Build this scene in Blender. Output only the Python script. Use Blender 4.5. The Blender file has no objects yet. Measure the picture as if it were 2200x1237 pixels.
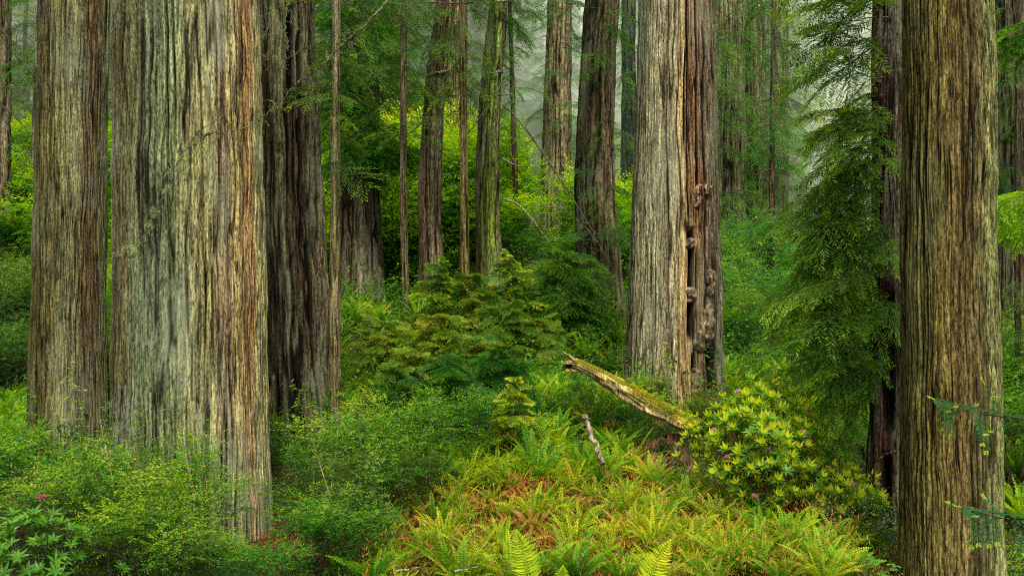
import bpy, math, random
import numpy as np
from mathutils import Vector

R = math.radians
F = 2139.0                    # focal length in photo pixels (35 mm lens, 2200 px wide)
CX, CY = 1100.0, 618.0
rng = np.random.default_rng(7)
random.seed(7)
SC = bpy.context.scene
COL = SC.collection

# ------------------------------------------------------------------ helpers
def lin(r, g, b):
    f = lambda c: (c / 255 / 12.92) if c / 255 <= 0.04045 else ((c / 255 + 0.055) / 1.055) ** 2.4
    return np.array([f(r), f(g), f(b)])

def link(o, parent=None):
    COL.objects.link(o)
    if parent is not None:
        o.parent = parent
    return o

def tag(o, label=None, cat=None, group=None, kind=None):
    if label: o['label'] = label
    if cat: o['category'] = cat
    if group: o['group'] = group
    if kind: o['kind'] = kind
    return o

def empty(name, loc, rz=0.0, s=1.0):
    o = bpy.data.objects.new(name, None)
    o.empty_display_size = 0.2
    o.location = loc
    o.rotation_euler = (0, 0, rz)
    o.scale = (s, s, s)
    return link(o)

def dup(root, loc, rz, s, label, group=None, tilt=(0, 0)):
    r = root.copy(); COL.objects.link(r)
    r.location = loc; r.rotation_euler = (tilt[0], tilt[1], rz)
    r.scale = (s, s, s) if not isinstance(s, tuple) else s
    r['label'] = label
    if group: r['group'] = group
    elif 'group' in r: del r['group']
    for ch in root.children:
        c = ch.copy(); COL.objects.link(c); c.parent = r
    return r

def mesh_from(name, V, Q, attrs=None, cols=None, smooth=True):
    """V (n,3), Q (m,4) quads"""
    me = bpy.data.meshes.new(name)
    V = np.ascontiguousarray(V, dtype=np.float32); Q = np.ascontiguousarray(Q, dtype=np.int32)
    n, m = len(V), len(Q)
    me.vertices.add(n); me.vertices.foreach_set('co', V.ravel())
    me.loops.add(m * 4); me.loops.foreach_set('vertex_index', Q.ravel())
    me.polygons.add(m)
    me.polygons.foreach_set('loop_start', np.arange(0, m * 4, 4, dtype=np.int32))
    me.polygons.foreach_set('use_smooth', np.full(m, smooth, dtype=bool))
    me.update(calc_edges=True)
    for k, a in (attrs or {}).items():
        at = me.attributes.new(k, 'FLOAT', 'POINT')
        at.data.foreach_set('value', np.ascontiguousarray(a, dtype=np.float32))
    for k, a in (cols or {}).items():
        at = me.attributes.new(k, 'FLOAT_COLOR', 'POINT')
        c = np.ones((n, 4), dtype=np.float32); c[:, :3] = a
        at.data.foreach_set('color', c.ravel())
    return me

def mobj(name, me, mat, parent=None):
    o = bpy.data.objects.new(name, me)
    if mat is not None and not me.materials:
        me.materials.append(mat)
    return link(o, parent)

def norm(a):
    return a / np.maximum(np.linalg.norm(a, axis=-1, keepdims=True), 1e-9)

_tabs = {}
def vnoise(u, v, pu, seed):
    """value noise, periodic in u with period pu"""
    k = (pu, seed)
    if k not in _tabs:
        _tabs[k] = np.random.default_rng(seed * 1000 + pu).random((pu, 512))
    T = _tabs[k]
    iu = np.floor(u).astype(int); iv = np.floor(v).astype(int)
    fu = u - iu; fv = v - iv
    fu = fu * fu * (3 - 2 * fu); fv = fv * fv * (3 - 2 * fv)
    a = T[iu % pu, iv % 512]; b = T[(iu + 1) % pu, iv % 512]
    c = T[iu % pu, (iv + 1) % 512]; d = T[(iu + 1) % pu, (iv + 1) % 512]
    return (a * (1 - fu) + b * fu) * (1 - fv) + (c * (1 - fu) + d * fu) * fv

# ------------------------------------------------------------------ materials
def nodes(name):
    m = bpy.data.materials.new(name); m.use_nodes = True
    nt = m.node_tree; nt.nodes.clear()
    out = nt.nodes.new('ShaderNodeOutputMaterial')
    return m, nt, out

def nd(nt, t, **kw):
    n = nt.nodes.new(t)
    for k, v in kw.items():
        if k.startswith('i_'):
            key = k[2:]
            n.inputs[int(key) if key.isdigit() else key.replace('_', ' ')].default_value = v
        else:
            setattr(n, k, v)
    return n

def ramp(nt, stops):
    r = nt.nodes.new('ShaderNodeValToRGB')
    e = r.color_ramp.elements
    while len(e) > 1: e.remove(e[0])
    e[0].position = stops[0][0]; e[0].color = (*stops[0][1], 1)
    for p, c in stops[1:]:
        x = e.new(p); x.color = (*c, 1)
    return r

def leaf_mat(name, stops, transl=0.35, rough=0.55, objvar=0.25, world=0.5, spec=0.25, hv=0.03):
    """stops: ramp over the tint attribute; objvar: brightness change from plant to plant"""
    m, nt, out = nodes(name)
    L = nt.links
    at = nd(nt, 'ShaderNodeAttribute', attribute_name='tint')
    oi = nd(nt, 'ShaderNodeObjectInfo')
    geo = nd(nt, 'ShaderNodeNewGeometry')
    nz = nd(nt, 'ShaderNodeTexNoise'); nz.inputs['Scale'].default_value = world; nz.inputs['Detail'].default_value = 2
    L.new(geo.outputs['Position'], nz.inputs['Vector'])
    a1 = nd(nt, 'ShaderNodeMath', operation='MULTIPLY_ADD'); L.new(nz.outputs['Fac'], a1.inputs[0]); a1.inputs[1].default_value = 0.9; a1.inputs[2].default_value = -0.45
    a2 = nd(nt, 'ShaderNodeMath', operation='ADD'); L.new(at.outputs['Fac'], a2.inputs[0]); L.new(a1.outputs[0], a2.inputs[1])
    rp = ramp(nt, stops); L.new(a2.outputs[0], rp.inputs[0])
    hsv = nd(nt, 'ShaderNodeHueSaturation')
    mr = nd(nt, 'ShaderNodeMapRange'); L.new(oi.outputs['Random'], mr.inputs['Value'])
    mr.inputs['To Min'].default_value = 1 - objvar; mr.inputs['To Max'].default_value = 1 + objvar
    mh = nd(nt, 'ShaderNodeMapRange'); L.new(oi.outputs['Random'], mh.inputs['Value'])
    mh.inputs['To Min'].default_value = 0.5 + hv; mh.inputs['To Max'].default_value = 0.5 - hv
    L.new(mr.outputs[0], hsv.inputs['Value']); L.new(mh.outputs[0], hsv.inputs['Hue']); L.new(rp.outputs[0], hsv.inputs['Color'])
    bs = nd(nt, 'ShaderNodeBsdfPrincipled'); L.new(hsv.outputs[0], bs.inputs['Base Color'])
    bs.inputs['Roughness'].default_value = rough; bs.inputs['Specular IOR Level'].default_value = spec
    tr = nd(nt, 'ShaderNodeBsdfTranslucent')
    h2 = nd(nt, 'ShaderNodeHueSaturation'); h2.inputs['Hue'].default_value = 0.485; h2.inputs['Saturation'].default_value = 1.1; h2.inputs['Value'].default_value = 1.5
    L.new(hsv.outputs[0], h2.inputs['Color']); L.new(h2.outputs[0], tr.inputs['Color'])
    mx = nd(nt, 'ShaderNodeMixShader'); mx.inputs[0].default_value = transl
    L.new(bs.outputs[0], mx.inputs[1]); L.new(tr.outputs[0], mx.inputs[2]); L.new(mx.outputs[0], out.inputs[0])
    return m

def bark_mat(name, fine=1.0, lichen=0.35, lichen_col=(0.30, 0.34, 0.22), moss=0.0, bump=0.6, use_attr=True, base=(0.2, 0.15, 0.1), zs=0.05, sc=17.0, pit=0.30, gain=1.0):
    m, nt, out = nodes(name); L = nt.links
    tc = nd(nt, 'ShaderNodeTexCoord')
    mp = nd(nt, 'ShaderNodeMapping'); mp.inputs['Scale'].default_value = (1, 1, zs)
    L.new(tc.outputs['Object'], mp.inputs['Vector'])
    n1 = nd(nt, 'ShaderNodeTexNoise'); n1.inputs['Scale'].default_value = sc; n1.inputs['Detail'].default_value = 6; n1.inputs['Roughness'].default_value = 0.65; n1.inputs['Distortion'].default_value = 0.4
    L.new(mp.outputs[0], n1.inputs['Vector'])
    mp2 = nd(nt, 'ShaderNodeMapping'); mp2.inputs['Scale'].default_value = (1, 1, pit)
    L.new(tc.outputs['Object'], mp2.inputs['Vector'])
    n2 = nd(nt, 'ShaderNodeTexNoise'); n2.inputs['Scale'].default_value = sc * 2.1; n2.inputs['Detail'].default_value = 5; n2.inputs['Roughness'].default_value = 0.7
    L.new(mp2.outputs[0], n2.inputs['Vector'])
    if use_attr:
        at = nd(nt, 'ShaderNodeAttribute', attribute_name='col'); basec = at.outputs['Color']
    else:
        rgb = nd(nt, 'ShaderNodeRGB'); rgb.outputs[0].default_value = (*base, 1); basec = rgb.outputs[0]
    # streaks
    r1 = ramp(nt, [(0.34, (0.07, 0.06, 0.05)), (0.43, (0.45, 0.42, 0.38)), (0.52, (1.0, 1.0, 1.0)), (0.66, (1.75, 1.75, 1.65))])
    L.new(n1.outputs['Fac'], r1.inputs[0])
    mu = nd(nt, 'ShaderNodeMix', data_type='RGBA', blend_type='MULTIPLY'); mu.inputs[0].default_value = fine
    L.new(basec, mu.inputs[6]); L.new(r1.outputs[0], mu.inputs[7])
    r2 = ramp(nt, [(0.37, (0.06, 0.055, 0.05)), (0.445, (0.62, 0.62, 0.6)), (0.53, (1.15, 1.15, 1.12)), (0.66, (1.8, 1.8, 1.7))])
    L.new(n2.outputs['Fac'], r2.inputs[0])
    mu2 = nd(nt, 'ShaderNodeMix', data_type='RGBA', blend_type='MULTIPLY'); mu2.inputs[0].default_value = 0.92
    L.new(mu.outputs[2], mu2.inputs[6]); L.new(r2.outputs[0], mu2.inputs[7])
    # lichen speckle
    n3 = nd(nt, 'ShaderNodeTexNoise'); n3.inputs['Scale'].default_value = 22; n3.inputs['Detail'].default_value = 8; n3.inputs['Roughness'].default_value = 0.8
    mp3 = nd(nt, 'ShaderNodeMapping'); mp3.inputs['Scale'].default_value = (1, 1, 0.45); L.new(tc.outputs['Object'], mp3.inputs['Vector']); L.new(mp3.outputs[0], n3.inputs['Vector'])
    n4 = nd(nt, 'ShaderNodeTexNoise'); n4.inputs['Scale'].default_value = 1.1; n4.inputs['Detail'].default_value = 3
    mp4 = nd(nt, 'ShaderNodeMapping'); mp4.inputs['Scale'].default_value = (1, 1, 0.3); L.new(tc.outputs['Object'], mp4.inputs['Vector']); L.new(mp4.outputs[0], n4.inputs['Vector'])
    ad = nd(nt, 'ShaderNodeMath', operation='ADD'); L.new(n3.outputs['Fac'], ad.inputs[0])
    m4 = nd(nt, 'ShaderNodeMath', operation='MULTIPLY_ADD'); L.new(n4.outputs['Fac'], m4.inputs[0]); m4.inputs[1].default_value = 0.8; m4.inputs[2].default_value = -0.4
    L.new(m4.outputs[0], ad.inputs[1])
    rl = ramp(nt, [(0.50, (0, 0, 0)), (0.64, (1, 1, 1))]); L.new(ad.outputs[0], rl.inputs[0])
    lf = nd(nt, 'ShaderNodeMath', operation='MULTIPLY'); L.new(rl.outputs[0], lf.inputs[0]); lf.inputs[1].default_value = lichen
    ml = nd(nt, 'ShaderNodeMix', data_type='RGBA'); L.new(lf.outputs[0], ml.inputs[0]); L.new(mu2.outputs[2], ml.inputs[6])
    ml.inputs[7].default_value = (*lichen_col, 1)
    cur = ml.outputs[2]
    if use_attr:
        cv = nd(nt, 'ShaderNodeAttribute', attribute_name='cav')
        rc = ramp(nt, [(0.0, (0.05, 0.045, 0.04)), (0.35, (0.22, 0.2, 0.18)), (0.65, (0.95 * gain, 0.95 * gain, 0.93 * gain)), (1.0, (1.35 * gain, 1.35 * gain, 1.3 * gain))])  # occlusion painted into the colour: furrows and hollows darkened
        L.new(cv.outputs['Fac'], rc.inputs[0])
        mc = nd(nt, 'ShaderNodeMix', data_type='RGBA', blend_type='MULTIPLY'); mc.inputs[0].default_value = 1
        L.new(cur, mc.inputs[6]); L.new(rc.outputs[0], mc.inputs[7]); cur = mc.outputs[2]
    bs = nd(nt, 'ShaderNodeBsdfPrincipled'); L.new(cur, bs.inputs['Base Color'])
    bs.inputs['Roughness'].default_value = 0.92; bs.inputs['Specular IOR Level'].default_value = 0.12
    b1 = nd(nt, 'ShaderNodeBump'); b1.inputs['Strength'].default_value = bump; b1.inputs['Distance'].default_value = 0.05; L.new(n1.outputs['Fac'], b1.inputs['Height'])
    b2 = nd(nt, 'ShaderNodeBump'); b2.inputs['Strength'].default_value = bump * 0.8; b2.inputs['Distance'].default_value = 0.02; L.new(n2.outputs['Fac'], b2.inputs['Height']); L.new(b1.outputs[0], b2.inputs['Normal'])
    L.new(b2.outputs[0], bs.inputs['Normal']); L.new(bs.outputs[0], out.inputs[0])
    return m

def G(*a): return tuple(float(x) for x in a)
M = {}
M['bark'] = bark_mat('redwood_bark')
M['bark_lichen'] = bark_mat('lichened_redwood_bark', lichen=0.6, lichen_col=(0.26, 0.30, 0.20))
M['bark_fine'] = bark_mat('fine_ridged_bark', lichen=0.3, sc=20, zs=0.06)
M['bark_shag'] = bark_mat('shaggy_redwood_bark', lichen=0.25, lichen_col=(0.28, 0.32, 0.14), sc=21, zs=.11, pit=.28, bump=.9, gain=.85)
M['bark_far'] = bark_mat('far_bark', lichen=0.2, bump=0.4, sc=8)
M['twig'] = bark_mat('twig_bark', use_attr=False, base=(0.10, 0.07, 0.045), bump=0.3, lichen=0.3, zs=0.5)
M['twig_moss'] = bark_mat('mossy_twig_bark', use_attr=False, base=(0.09, 0.09, 0.045), bump=0.3, lichen=0.6, lichen_col=(0.22, 0.26, 0.10), zs=0.5)
M['deadwood'] = bark_mat('weathered_dead_wood', use_attr=False, base=(0.30, 0.24, 0.17), bump=0.5, lichen=0.25, zs=0.3)
M['huck'] = leaf_mat('huckleberry_leaf', [(0.0, (0.008, 0.035, 0.003)), (0.3, (0.026, 0.10, 0.006)), (0.58, (0.075, 0.25, 0.010)), (0.86, (0.20, 0.42, 0.018)), (1.15 - .15, (0.42, 0.50, 0.05))], transl=0.4)
M['huck_dark'] = leaf_mat('shaded_huckleberry_leaf', [(0.0, (0.010, 0.034, 0.004)), (0.5, (0.030, 0.105, 0.010)), (0.85, (0.085, 0.22, 0.016)), (1.0, (0.2, 0.30, 0.03))], transl=0.3)  # darker copy of the huckleberry leaf, shade put into its colour
M['bright'] = leaf_mat('bright_understory_leaf', [(0.0, (0.02, 0.08, 0.005)), (0.35, (0.07, 0.25, 0.010)), (0.68, (0.19, 0.44, 0.015)), (1.0, (0.42, 0.58, 0.03))], transl=0.5, world=0.45, objvar=.35)  # high leaf albedo paints in a sunlit look
M['midgreen'] = leaf_mat('mid_green_leaf', [(0.0, (0.016, 0.06, 0.006)), (0.45, (0.055, 0.20, 0.014)), (0.8, (0.15, 0.37, 0.02)), (1.0, (0.32, 0.50, 0.04))], transl=0.45)
M['misty'] = leaf_mat('hazed_valley_leaf', [(0.0, (0.035, 0.11, 0.025)), (0.45, (0.085, 0.26, 0.04)), (0.8, (0.18, 0.42, 0.05)), (1.0, (0.34, 0.56, 0.08))], transl=0.45)  # paler greens, haze put into the leaf colour
M['fern'] = leaf_mat('sword_fern_leaf', [(0.0, (0.012, 0.05, 0.004)), (0.4, (0.085, 0.28, 0.010)), (0.75, (0.30, 0.54, 0.018)), (1.0, (0.62, 0.64, 0.03))], transl=0.45, world=0.7, objvar=0.3, hv=0.02)
M['fern_yellow'] = leaf_mat('yellow_fern_leaf', [(0.0, (0.03, 0.10, 0.006)), (0.35, (0.18, 0.38, 0.010)), (0.7, (0.46, 0.60, 0.02)), (1.0, (0.74, 0.50, 0.04))], transl=0.45, world=0.7, objvar=0.25, hv=0.02)
M['fern_dead'] = leaf_mat('withered_fern_leaf', [(0.0, (0.14, 0.045, 0.012)), (0.5, (0.36, 0.13, 0.025)), (1.0, (0.58, 0.30, 0.08))], transl=0.25, objvar=0.3)
M['conifer'] = leaf_mat('conifer_needle', [(0.0, (0.012, 0.045, 0.006)), (0.45, (0.040, 0.145, 0.014)), (0.8, (0.10, 0.27, 0.022)), (1.0, (0.22, 0.38, 0.03))], transl=0.3)
M['conifer_mid'] = leaf_mat('hemlock_needle', [(0.0, (0.020, 0.065, 0.008)), (0.45, (0.06, 0.19, 0.014)), (0.75, (0.17, 0.36, 0.022)), (1.0, (0.60, 0.68, 0.04))], transl=0.38)
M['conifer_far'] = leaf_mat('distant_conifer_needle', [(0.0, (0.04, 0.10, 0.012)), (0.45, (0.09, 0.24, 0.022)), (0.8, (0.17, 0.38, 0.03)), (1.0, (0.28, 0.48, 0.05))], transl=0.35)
M['conifer_olive'] = leaf_mat('olive_sapling_needle', [(0.0, (0.03, 0.08, 0.01)), (0.4, (0.10, 0.22, 0.02)), (0.7, (0.22, 0.38, 0.03)), (1.0, (0.44, 0.44, 0.06))], transl=0.35)
M['rhodo'] = leaf_mat('rhododendron_leaf', [(0.0, (0.025, 0.10, 0.008)), (0.5, (0.07, 0.25, 0.015)), (1.0, (0.18, 0.42, 0.025))], transl=0.35, rough=0.4, spec=0.4, world=0.8)
M['rhodo_new'] = leaf_mat('rhododendron_new_leaf', [(0.0, (0.50, 0.56, 0.02)), (0.5, (0.80, 0.78, 0.04)), (1.0, (0.88, 0.82, 0.10))], transl=0.5, objvar=0.1)
M['petal'] = leaf_mat('pink_petal', [(0.0, (0.70, 0.30, 0.52)), (1.0, (0.85, 0.55, 0.70))], transl=0.4, objvar=0.05, hv=0)
M['petal_deep'] = leaf_mat('deep_pink_petal', [(0.0, (0.55, 0.06, 0.22)), (1.0, (0.70, 0.14, 0.34))], transl=0.4, objvar=0.05, hv=0)
M['lichen'] = leaf_mat('beard_lichen', [(0.0, (0.20, 0.27, 0.11)), (1.0, (0.45, 0.55, 0.28))], transl=0.3)
M['golden'] = bark_mat('golden_split_wood', use_attr=False, base=(0.52, 0.40, 0.17), bump=0.6, lichen=0.3, lichen_col=(.40, .42, .08), zs=0.3)
M['moss'] = leaf_mat('moss_tuft', [(0.0, (0.16, 0.20, 0.01)), (0.5, (0.42, 0.44, 0.02)), (0.8, (0.66, 0.60, 0.05)), (1.0, (0.50, 0.22, 0.07))], transl=0.3, world=2.0)
M['maple'] = leaf_mat('bright_maple_leaf', [(0.0, (0.07, 0.26, 0.03)), (1.0, (0.16, 0.42, 0.05))], transl=0.45)
M['fir'] = leaf_mat('fir_needle', [(0.0, (0.02, 0.12, 0.04)), (0.6, (0.05, 0.22, 0.06)), (0.85, (0.3, 0.5, 0.04)), (1.0, (0.55, 0.65, 0.04))], transl=0.4, objvar=0, world=0.2)
M['litter'] = leaf_mat('forest_litter', [(0.0, (0.05, 0.022, 0.010)), (0.5, (0.18, 0.07, 0.02)), (0.8, (0.34, 0.15, 0.04)), (1.0, (0.45, 0.27, 0.09))], transl=0.1)
M['clover'] = leaf_mat('low_sorrel_leaf', [(0.0, (0.03, 0.10, 0.010)), (0.5, (0.10, 0.27, 0.016)), (1.0, (0.32, 0.48, 0.03))], transl=0.4, world=0.8)
M['pale'] = leaf_mat('pale_blossom', [(0.0, (0.40, 0.40, 0.22)), (1.0, (0.6, 0.62, 0.42))], transl=0.3)

# ------------------------------------------------------------------ terrain
CTRL = [(405,1190,20),(143,975,26),(632,965,27),(1448,850,27),(780,655,45),(870,675,40),(930,645,42),(997,680,38),(1055,635,42),
        (1108,530,50),(1190,530,60),(1300,705,38),(1910,1190,19),(2045,1290,15),(2160,900,35),(1640,640,55),(1658,600,50),
        (1100,1240,15),(1100,1130,18),(1100,1010,21),(1100,850,27),(1000,710,35),(100,1300,14),(1900,1245,14),(1500,1240,15),(700,1260,15),
        (30,900,28),(40,700,40),(40,400,60),(900,390,62),(900,230,75),(1200,330,72),(1700,570,75),(1850,640,50),(1750,800,33),(1650,980,23),
        (718,905,28),(400,700,42),(400,390,62),(2150,620,60),(2180,1180,20),(1400,560,60),(1100,1500,10),(200,1550,10),(2000,1500,10)]
CP = np.array([((px-CX)/F*Y, Y, -(py-CY)/F*Y) for px,py,Y in CTRL]
    + [(-60,100,26),(-20,105,26),(10,110,22),(50,110,6),(90,100,4),(-120,140,45),(0,170,45),(80,190,18),(-30,0,-9),(0,-5,-8),(30,0,-8),(0,-60,-14),
       (-60,60,10),(-45,30,0),(45,30,-5),(60,60,-1),(-90,20,6),(90,20,-6),(0,330,70),(-200,300,90),(200,300,40),(300,100,10),(-300,100,60),(0,-300,-30)], dtype=float)
def gz(x, y):
    x = np.asarray(x, dtype=float); y = np.asarray(y, dtype=float)
    d2 = (x[..., None] - CP[:, 0]) ** 2 + (y[..., None] - CP[:, 1]) ** 2
    s = 1.5 + 0.02 * (x[..., None] ** 2 + y[..., None] ** 2) ** 0.5
    w = 1.0 / (d2 + s * s) ** 1.6
    return (w * CP[:, 2]).sum(-1) / w.sum(-1)

def at(px, Y):
    x = (px - CX) / F * Y
    return np.array([x, Y, float(gz(x, Y))])
def zpix(py, Y):
    return -(py - CY) / F * Y

def build_ground():
    ux = np.linspace(-1, 1, 361); uy = np.linspace(0, 1, 421)
    xs = np.sign(ux) * (22 * np.abs(ux) + 480 * np.abs(ux) ** 5)
    ys = -120 + 0 * uy
    ys = np.concatenate([np.linspace(-200, 8, 40)[:-1], np.linspace(8, 60, 300), 60 + 500 * np.linspace(0, 1, 81)[1:] ** 1.6])
    X, Y = np.meshgrid(xs, ys, indexing='ij')
    Z = np.zeros_like(X)
    for i in range(X.shape[0]):
        Z[i] = gz(X[i], Y[i])
    near = np.exp(-((np.hypot(X, Y) / 90) ** 2))
    Z += near * (0.16 * (vnoise(X * .9 + 400, Y * .9 + 50, 1024, 3) - .5) + 0.08 * (vnoise(X * 3.1 + 800, Y * 3.1 + 90, 4096, 4) - .5))
    nx, ny = X.shape
    V = np.stack([X, Y, Z], -1).reshape(-1, 3)
    idx = np.arange(nx * ny).reshape(nx, ny)
    Q = np.stack([idx[:-1, :-1], idx[1:, :-1], idx[1:, 1:], idx[:-1, 1:]], -1).reshape(-1, 4)
    m, nt, out = nodes('forest_soil'); L = nt.links
    geo = nd(nt, 'ShaderNodeNewGeometry')
    n1 = nd(nt, 'ShaderNodeTexNoise'); n1.inputs['Scale'].default_value = 1.2; n1.inputs['Detail'].default_value = 8; n1.inputs['Roughness'].default_value = 0.7
    n2 = nd(nt, 'ShaderNodeTexNoise'); n2.inputs['Scale'].default_value = 18; n2.inputs['Detail'].default_value = 6; n2.inputs['Roughness'].default_value = 0.75
    L.new(geo.outputs['Position'], n1.inputs['Vector']); L.new(geo.outputs['Position'], n2.inputs['Vector'])
    r1 = ramp(nt, [(0.35, (0.012, 0.028, 0.006)), (0.5, (0.028, 0.05, 0.010)), (0.62, (0.06, 0.032, 0.014)), (0.8, (0.11, 0.05, 0.02))]); L.new(n1.outputs[0], r1.inputs[0])
    r2 = ramp(nt, [(0.3, (0.3, 0.3, 0.3)), (0.7, (1.5, 1.5, 1.5))]); L.new(n2.outputs[0], r2.inputs[0])
    mu = nd(nt, 'ShaderNodeMix', data_type='RGBA', blend_type='MULTIPLY'); mu.inputs[0].default_value = 1; L.new(r1.outputs[0], mu.inputs[6]); L.new(r2.outputs[0], mu.inputs[7])
    bs = nd(nt, 'ShaderNodeBsdfPrincipled'); bs.inputs['Roughness'].default_value = 0.95; bs.inputs['Specular IOR Level'].default_value = 0.1
    L.new(mu.outputs[2], bs.inputs['Base Color'])
    b = nd(nt, 'ShaderNodeBump'); b.inputs['Strength'].default_value = 0.8; b.inputs['Distance'].default_value = 0.05; L.new(n2.outputs[0], b.inputs['Height']); L.new(b.outputs[0], bs.inputs['Normal'])
    L.new(bs.outputs[0], out.inputs[0])
    o = mobj('forest_ground', mesh_from('forest_ground', V, Q), m)
    tag(o, kind='structure')
build_ground()

# ------------------------------------------------------------------ tubes
def tube_arrays(pts, radii, seg=6):
    P = np.asarray(pts, float); r = np.asarray(radii, float)
    T = norm(np.gradient(P, axis=0))
    ref = np.array([0.13, 0.21, 1.0]) if abs(T[:, 2].mean()) < 0.8 else np.array([1.0, 0.2, 0.1])
    A = norm(np.cross(T, ref)); B = np.cross(T, A)
    th = np.linspace(0, 2 * np.pi, seg, endpoint=False)
    V = P[:, None] + r[:, None, None] * (np.cos(th)[None, :, None] * A[:, None] + np.sin(th)[None, :, None] * B[:, None])
    n = len(P); idx = np.arange(n * seg).reshape(n, seg); nx = np.roll(idx, -1, 1)
    Q = np.stack([idx[:-1], nx[:-1], nx[1:], idx[1:]], -1).reshape(-1, 4)
    return V.reshape(-1, 3), Q

class Tubes:
    def __init__(s): s.V = []; s.Q = []; s.n = 0
    def add(s, pts, radii, seg=5):
        if np.isscalar(radii): radii = np.full(len(pts), radii)
        V, Q = tube_arrays(pts, radii, seg)
        s.V.append(V); s.Q.append(Q + s.n); s.n += len(V)
        return s
    def mesh(s, name): return mesh_from(name, np.concatenate(s.V), np.concatenate(s.Q))
    def obj(s, name, mat, parent=None): return mobj(name, s.mesh(name), mat, parent)

# ------------------------------------------------------------------ leaves
class Leaves:
    """diamond-shaped leaf quads; p base, d direction, n normal"""
    def __init__(s): s.p=[]; s.d=[]; s.n=[]; s.l=[]; s.w=[]; s.t=[]
    def add(s, p, d, n, l, w, t):
        k = len(p)
        f = lambda a: np.full(k, a) if np.isscalar(a) else np.asarray(a)
        s.p.append(p); s.d.append(norm(d)); s.n.append(norm(n)); s.l.append(f(l)); s.w.append(f(w)); s.t.append(f(t))
        return s
    def arrays(s):
        return [np.concatenate(a) for a in (s.p, s.d, s.n, s.l, s.w, s.t)]
    def mesh(s, name, fold=0.12, mid=0.45):
        p, d, n, l, w, t = s.arrays()
        side = norm(np.cross(d, n)); n2 = np.cross(side, d)
        l = l[:, None]; w = w[:, None]
        a = p; c = p + d * l - n2 * l * 0.08
        m = p + d * l * mid
        b = m + side * w * 0.5 + n2 * w * fold; e = m - side * w * 0.5 + n2 * w * fold
        V = np.stack([a, b, c, e], 1).reshape(-1, 3)
        Q = np.arange(len(V)).reshape(-1, 4)
        return mesh_from(name, V, Q, attrs={'tint': np.repeat(t, 4)}, smooth=False)
    def obj(s, name, mat, parent=None, **k): return mobj(name, s.mesh(name, **k), mat, parent)

def xf(arr, M3, loc, s=1.0):
    """rotate/translate leaf arrays"""
    p, d, n, l, w, t = arr
    return (p * s) @ M3.T + loc, d @ M3.T, n @ M3.T, l * s, w * s, t
def rotz(a):
    c, s_ = math.cos(a), math.sin(a); return np.array([[c, -s_, 0], [s_, c, 0], [0, 0, 1.0]])
def roty(a):
    c, s_ = math.cos(a), math.sin(a); return np.array([[c, 0, s_], [0, 1, 0], [-s_, 0, c]])
def rotx(a):
    c, s_ = math.cos(a), math.sin(a); return np.array([[1, 0, 0], [0, c, -s_], [0, s_, c]])

def rnd_unit(r, k):
    return norm(r.normal(size=(k, 3)))

# conifer bough along +X, drooping
def bough(r, L=2.0, nsec=26, droop=0.35, rise=0.15, sec=0.42, lw=0.022, ll=0.10, tipb=0.25, base=0.35, thin=1.0):
    lv = Leaves(); tb = []
    t = np.linspace(0, 1, 12)
    ax = np.stack([L * t * (1 - 0.12 * t), L * 0.06 * np.sin(t * 4 + r.random() * 6), L * (rise * t - droop * t ** 2)], -1)
    tb.append((ax, 0.012 * L / 2 * (1.15 - t)))
    for i in range(nsec):
        s = 0.12 + 0.88 * (i + r.random() * .6) / nsec
        if s >= 1: continue
        o = np.array([np.interp(s, t, ax[:, k]) for k in range(3)])
        tan = norm(np.array([np.interp(min(s + .06, 1), t, ax[:, k]) - np.interp(max(s - .06, 0), t, ax[:, k]) for k in range(3)]))
        sd = 1 if i % 2 else -1
        latv = norm(np.cross(tan, [0, 0, 1.0]) * sd)
        ang = R(48 + 14 * r.normal())
        dirv = norm(tan * math.cos(ang) + latv * math.sin(ang) + np.array([0, 0, -0.10 + .12 * r.normal()]))
        ls = L * sec * (0.25 + 0.95 * math.sin(math.pi * min(1, (s * 0.80 + 0.14))) ** 1.0) * (0.75 + .5 * r.random()) * 0.75
        k = max(4, int(ls / 0.024 * thin))
        u = np.linspace(0.08, 1, k)
        pts = o + dirv * (ls * u)[:, None] + np.array([0, 0, -1.0]) * (ls * 0.28 * u ** 2)[:, None]
        alt = np.where(np.arange(k) % 2, 1, -1)[:, None]
        lat2 = norm(np.cross(dirv, [0, 0, 1.0]))
        d = dirv * 0.8 + lat2 * alt * 0.9 + np.array([0, 0, -0.12]) + r.normal(size=(k, 3)) * 0.18
        n = np.array([0, 0, 1.0]) + r.normal(size=(k, 3)) * 0.35
        ln = ll * (0.6 + 0.9 * np.sin(np.pi * (u * .75 + .2))) * (0.7 + .6 * r.random(k))
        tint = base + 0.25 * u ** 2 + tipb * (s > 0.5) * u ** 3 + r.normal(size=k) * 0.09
        lv.add(pts, d, n, ln, lw * (0.8 + .5 * r.random(k)), tint)
        if ls > 0.3: tb.append((np.stack([o, pts[k // 2], pts[-1]]), np.array([0.005, 0.0035, 0.001]) * L / 2))
    return lv.arrays(), tb

BOUGHS = [bough(np.random.default_rng(100 + i), L=2.0, droop=0.25 + 0.08 * i, rise=0.1 + .05 * (i % 3)) for i in range(6)]
BOUGHS_THIN = [bough(np.random.default_rng(200 + i), L=2.0, nsec=18, droop=0.2 + 0.1 * i, thin=0.6, ll=0.11, lw=0.024) for i in range(5)]

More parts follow.
